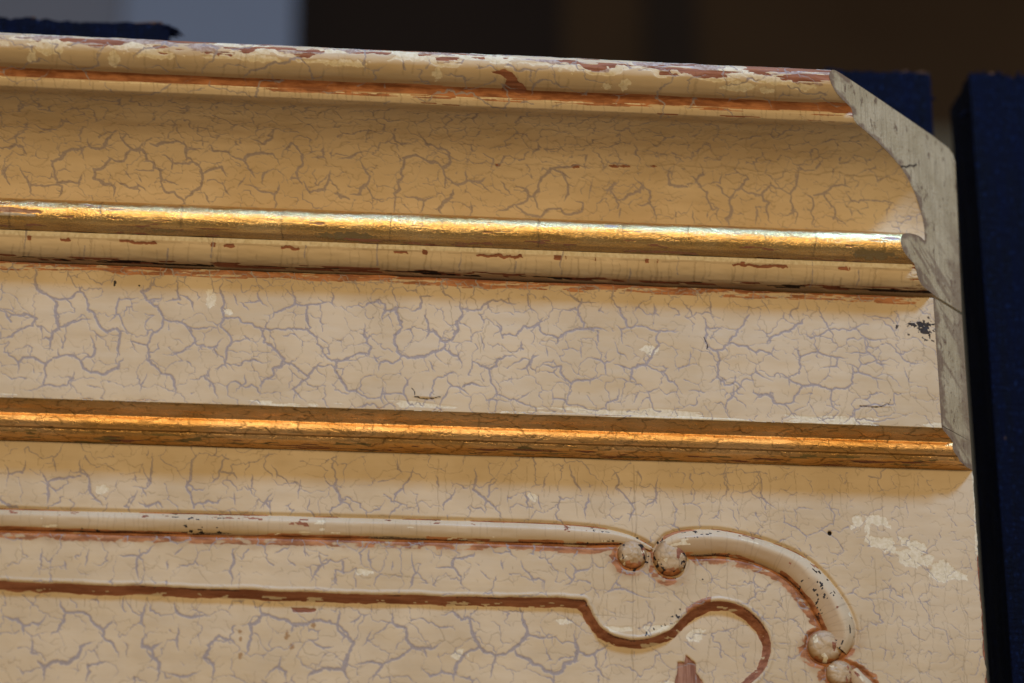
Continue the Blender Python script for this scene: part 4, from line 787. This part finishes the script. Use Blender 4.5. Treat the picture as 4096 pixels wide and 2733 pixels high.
# ---- carved rail, scrolls and pearls standing on the board
def sweep(name, path, height, parent, seed, ns=26, mat=PAINT):
    Pd = resample(catmull([(p[0], p[1]) for p in path], 3), 3.4)[0]
    key = np.array(path); s = np.r_[0, np.cumsum(np.linalg.norm(np.diff(Pd, axis=0), axis=1))]
    kk = [s[np.argmin(np.hypot(Pd[:, 0] - p[0], Pd[:, 1] - p[1]))] for p in path]
    wd = np.interp(s, kk, key[:, 2]); k_ = min(31, len(wd) // 4 * 2 + 1); wd = np.convolve(np.pad(wd, k_ // 2, mode='edge'), np.ones(k_) / k_, 'valid'); Pd = np.stack([np.convolve(np.pad(Pd[:, c_], 7, mode='reflect', reflect_type='odd'), np.ones(15) / 15, 'valid') for c_ in (0, 1)], 1); t = np.gradient(Pd, axis=0); t /= np.linalg.norm(t, axis=1)[:, None]
    nn = np.stack([-t[:, 1], t[:, 0]], 1)                   # left of travel = upper / outer side
    ph = np.linspace(0, math.pi, ns); uu = np.cos(ph); hh = np.where(uu > 0.38, np.clip((1 - uu) / 0.62, 0, 1) ** 0.72, np.sqrt(np.clip(1 - ((0.38 - uu) / 1.38) ** 2, 0, 1)))   # bevel, arris, rounded face
    hh = np.convolve(np.pad(hh, 1, mode='edge'), [0.2, 0.6, 0.2], 'valid')
    SS, UU = np.meshgrid(s, uu); RR = 40 * (1 - UU)
    k = height * np.clip(wd / 40.0, 0, 1.15)
    hair = np.zeros(SS.shape, np.float32); r2 = np.random.default_rng(seed)
    lad = ladders(0, s[-1], 8, 78, 38, r2, 1.2, 0.5) + ladders(0, s[-1], 0, 80, 150, r2, 2.2, 0.8)
    Q0 = np.arange(0, s[-1], 3.4)
    rows = []
    M = np.zeros((24, len(s)), np.float32); raster(M, lad, 0.0, s[-1] / max(1, len(s) - 1), 0, 80 / 23.0)
    ri = np.clip(RR * 23 / 80.0, 0, 22.999); i0 = ri.astype(int); f_ = ri - i0; jj = np.broadcast_to(np.arange(len(s)), SS.shape)
    hair = (M[i0, jj] * (1 - f_) + M[i0 + 1, jj] * f_) * 0.6
    at = {'hair': hair}
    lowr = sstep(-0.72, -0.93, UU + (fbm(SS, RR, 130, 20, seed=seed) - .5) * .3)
    at['rust'] = lowr * sstep(.36, .5, fbm(SS, RR, 120, 20, seed=seed + 1)); at['stain_shade'] = np.maximum(sstep(-0.55, -0.95, UU) * 0.4, (0.55 if seed > 20 else 0.20) * sstep(0.30, 0.0, UU + (fbm(SS, RR, 120, 30, seed=seed + 11) - .5) * .5))  # lower edge and inner face browner: shading painted into the colour
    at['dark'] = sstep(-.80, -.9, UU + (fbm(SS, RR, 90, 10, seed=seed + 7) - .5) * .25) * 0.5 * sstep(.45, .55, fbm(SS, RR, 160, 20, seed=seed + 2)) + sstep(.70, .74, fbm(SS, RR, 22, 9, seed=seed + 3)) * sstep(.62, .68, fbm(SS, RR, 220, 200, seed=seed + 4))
    at['pale'] = sstep(.84, .87, fbm(SS, RR, 90, 24, seed=seed + 5)) * 0.9; at['bare'] = sstep(.79, .82, fbm(SS, RR, 60, 18, seed=seed + 6)) * (UU > -.1)
    hgt = hh[:, None] * k[None, :] - 6 + (fbm(SS, RR, 220, 30, seed=seed + 8) - .5) * 2.5 + (fbm(SS, RR, 50, 16, seed=seed + 9) - .5) * 0.7 - 0.4 * hair
    Xp = Pd[:, 0][None, :] + UU * wd[None, :] * nn[:, 0][None, :]; Zp = Pd[:, 1][None, :] + UU * wd[None, :] * nn[:, 1][None, :]
    return grid_obj(name, np.stack([Xp * U, -hgt * U, Zp * U], -1), mat, parent, at)
sweep('carved_rail', rail, 24, board, 5); sweep('carved_scroll', scroll, 25, board, 25); sweep('carved_scroll', tail, 25, board, 45)
for i, (x, z, rx, rz_) in enumerate(pearls):
    th = np.linspace(0, 2 * math.pi, 73); ph = np.linspace(0, math.pi / 2, 30)
    TH, PH = np.meshgrid(th, ph); rr = np.sin(PH) * 1.0
    u_, v_ = rr * np.cos(TH), rr * np.sin(TH)
    px, pz = u_ * 60 + i * 500, v_ * 60
    hgt = np.cos(PH) ** 0.8 * 0.46 * min(rx, rz_) - 7 + (fbm(px, pz, 34, seed=70 + i) - .5) * 9
    at = {'hair': np.zeros(TH.shape, np.float32)}
    r2 = np.random.default_rng(90 + i); M = np.zeros((44, 44), np.float32)
    raster(M, crack_net(-66, 66, -66, 66, 40, 36, r2, .8, 1.5, .3), -66, 3.0, -66, 3.0)
    at['hair'] = M[np.clip(((v_ * 60 + 66) / 3).astype(int), 0, 43), np.clip(((u_ * 60 + 66) / 3).astype(int), 0, 43)] * 0.9
    at['stain_shade'] = np.clip(0.30 + sstep(.55, .98, rr) * 0.5 + sstep(-.2, -.9, v_) * .3, 0, .9)  # rim and lower side darkened: contact shade put into the colour
    at['dark'] = sstep(.60, .66, fbm(px, pz, 14, seed=80 + i)) * sstep(.55, .8, rr) * (0.9 if i < 2 else 0.35) + sstep(.975, .995, rr) * .2
    at['rust'] = sstep(-.55, -.8, v_ + (fbm(px, pz, 30, seed=81 + i) - .5) * .6) * .9; at['bare'] = sstep(.66, .70, fbm(px, pz, 24, 34, seed=84 + i)) * sstep(.2, .5, u_)
    at['pale'] = sstep(.72, .76, fbm(px, pz, 30, seed=86 + i))
    grid_obj('pearl', np.stack([(x + u_ * rx) * U, -hgt * U, (z + v_ * rz_) * U], -1), PAINT, board, at, flip=True)

# ------------------------------------------------------------------ blue stained boards behind
def plank(x0, x1, d0, d1, z0, ztop, label, seed, splinters=()):
    r2 = np.random.default_rng(seed); per = []
    nx, nd = int((x1 - x0) / 9), int((d0 - d1) / 12)
    ring = [(x0 + (x1 - x0) * i / nx, d0) for i in range(nx)] + [(x1, d0 - (d0 - d1) * i / nd) for i in range(nd)] + [(x1 - (x1 - x0) * i / nx, d1) for i in range(nx)] + [(x0, d1 + (d0 - d1) * i / nd) for i in range(nd)]
    ring = np.array(ring); n = len(ring)
    zr = np.r_[np.linspace(z0, ztop - 500, 12), np.linspace(ztop - 480, ztop, 46)]
    V = []; tip = []
    c = np.array([(x0 + x1) / 2, (d0 + d1) / 2])
    arc = np.r_[0, np.cumsum(np.hypot(*np.diff(ring, axis=0).T))]
    rag = (vnoise(arc / 26, arc * 0, seed) - .5) * 22 + (vnoise(arc / 9, arc * 0, seed + 3) - .5) * 14 + (vnoise(arc / 90, arc * 0, seed + 5) - .5) * 16
    f = (np.arange(len(zr)) / (len(zr) - 1.0)) ** 8
    A2, Z2 = np.meshgrid(arc, zr); B2 = (vnoise(A2 / 40, Z2 / 120, seed + 9) - .5) * 7
    o = ring - c; o = o / (np.linalg.norm(o, axis=1)[:, None] + 1e-6)
    V = [W(x, d, z) for x, d, z in zip((ring[:, 0] + o[:, 0] * B2).ravel(), (ring[:, 1] + o[:, 1] * B2).ravel(), (Z2 + f[:, None] * rag).ravel())]
    tip = list((0.75 * np.clip(np.arange(len(zr)) - len(zr) + 2, 0, 1)[:, None] * (rag > 11)).ravel())
    Fc = []
    for k in range(len(zr) - 1):
        for i in range(n):
            j = (i + 1) % n; Fc.append((k * n + i, k * n + j, (k + 1) * n + j, (k + 1) * n + i))
    m_ = len(zr); V.append(W(c[0], c[1], ztop - 4)); tip.append(0.2); cI = len(V) - 1
    for i in range(n): Fc.append(((m_ - 1) * n + i, (m_ - 1) * n + (i + 1) % n, cI))
    o = mesh_obj('plank', V, Fc, BLUE, None, smooth=False, attrs={'rawtip': tip})
    o['label'] = label; o['category'] = 'plank'; o['group'] = 'blue stained planks behind the panel'
    for i, (p, q_, wdt) in enumerate(splinters):
        p, q_ = np.array(p, float), np.array(q_, float); dirv = q_ - p; pr = np.cross(dirv, (0, 1, 0)); pr /= np.linalg.norm(pr) + 1e-9
        mid = p + dirv * .55 + pr * wdt * .5
        vv = []
        for (pt, ww) in ((p, wdt), (mid, wdt * .8), (q_, .6)):
            vv += [W(*(pt + pr * ww)), W(*(pt + np.array([0, ww, 0]))), W(*(pt - pr * ww)), W(*(pt - np.array([0, ww, 0])))]
        ff = [(r_ * 4 + a_, r_ * 4 + (a_ + 1) % 4, r_ * 4 + 4 + (a_ + 1) % 4, r_ * 4 + 4 + a_) for r_ in range(2) for a_ in range(4)] + [(3, 2, 1, 0), (8, 9, 10, 11)]
        mesh_obj('splinter', vv, ff, BLUE, o, smooth=False)
    return o
plank(-4700, -3270, -600, -840, -1500, 2165, 'dark blue stained plank with a curled splinter, above the left end of the cornice', 3,
      [((-3300, -610, 2160), (-3206, -600, 2112), 16), ((-3300, -640, 2140), (-3225, -640, 2128), 18), ((-3290, -660, 2168), (-3245, -650, 2150), 12)])
plank(-380, 98, -600, -840, -1500, 2092, 'dark blue stained plank just behind the sloping sawn corner of the cornice', 4,
      [((90, -620, 2060), (112, -620, 2056), 6), ((90, -620, 1985), (122, -620, 1972), 8), ((90, -620, 1965), (118, -620, 1990), 6)])
def fuzz(x0, x1, d, z, n, seed, up=(14, 34)):
    """Torn fibres standing on a sawn end."""
    r2 = np.random.default_rng(seed); out = []
    for k in range(n):
        x = r2.uniform(x0, x1); out.append(((x, d - r2.uniform(0, 60), z - 12), (x + r2.normal(0, 9), d - r2.uniform(0, 40), z + r2.uniform(*up)), r2.uniform(3, 7)))
    return out
plank(276, 1240, -600, -960, -1500, 2100, 'dark blue stained plank with rough torn top at the right edge', 6,
      [((340, -605, 2095), (352, -605, 2130), 7), ((420, -605, 2095), (408, -605, 2132), 9), ((500, -605, 2095), (512, -605, 2134), 7), ((272, -700, 1950), (236, -700, 1938), 9), ((272, -640, 1935), (240, -660, 1942), 7)] + fuzz(290, 900, -600, 2100, 34, 5))
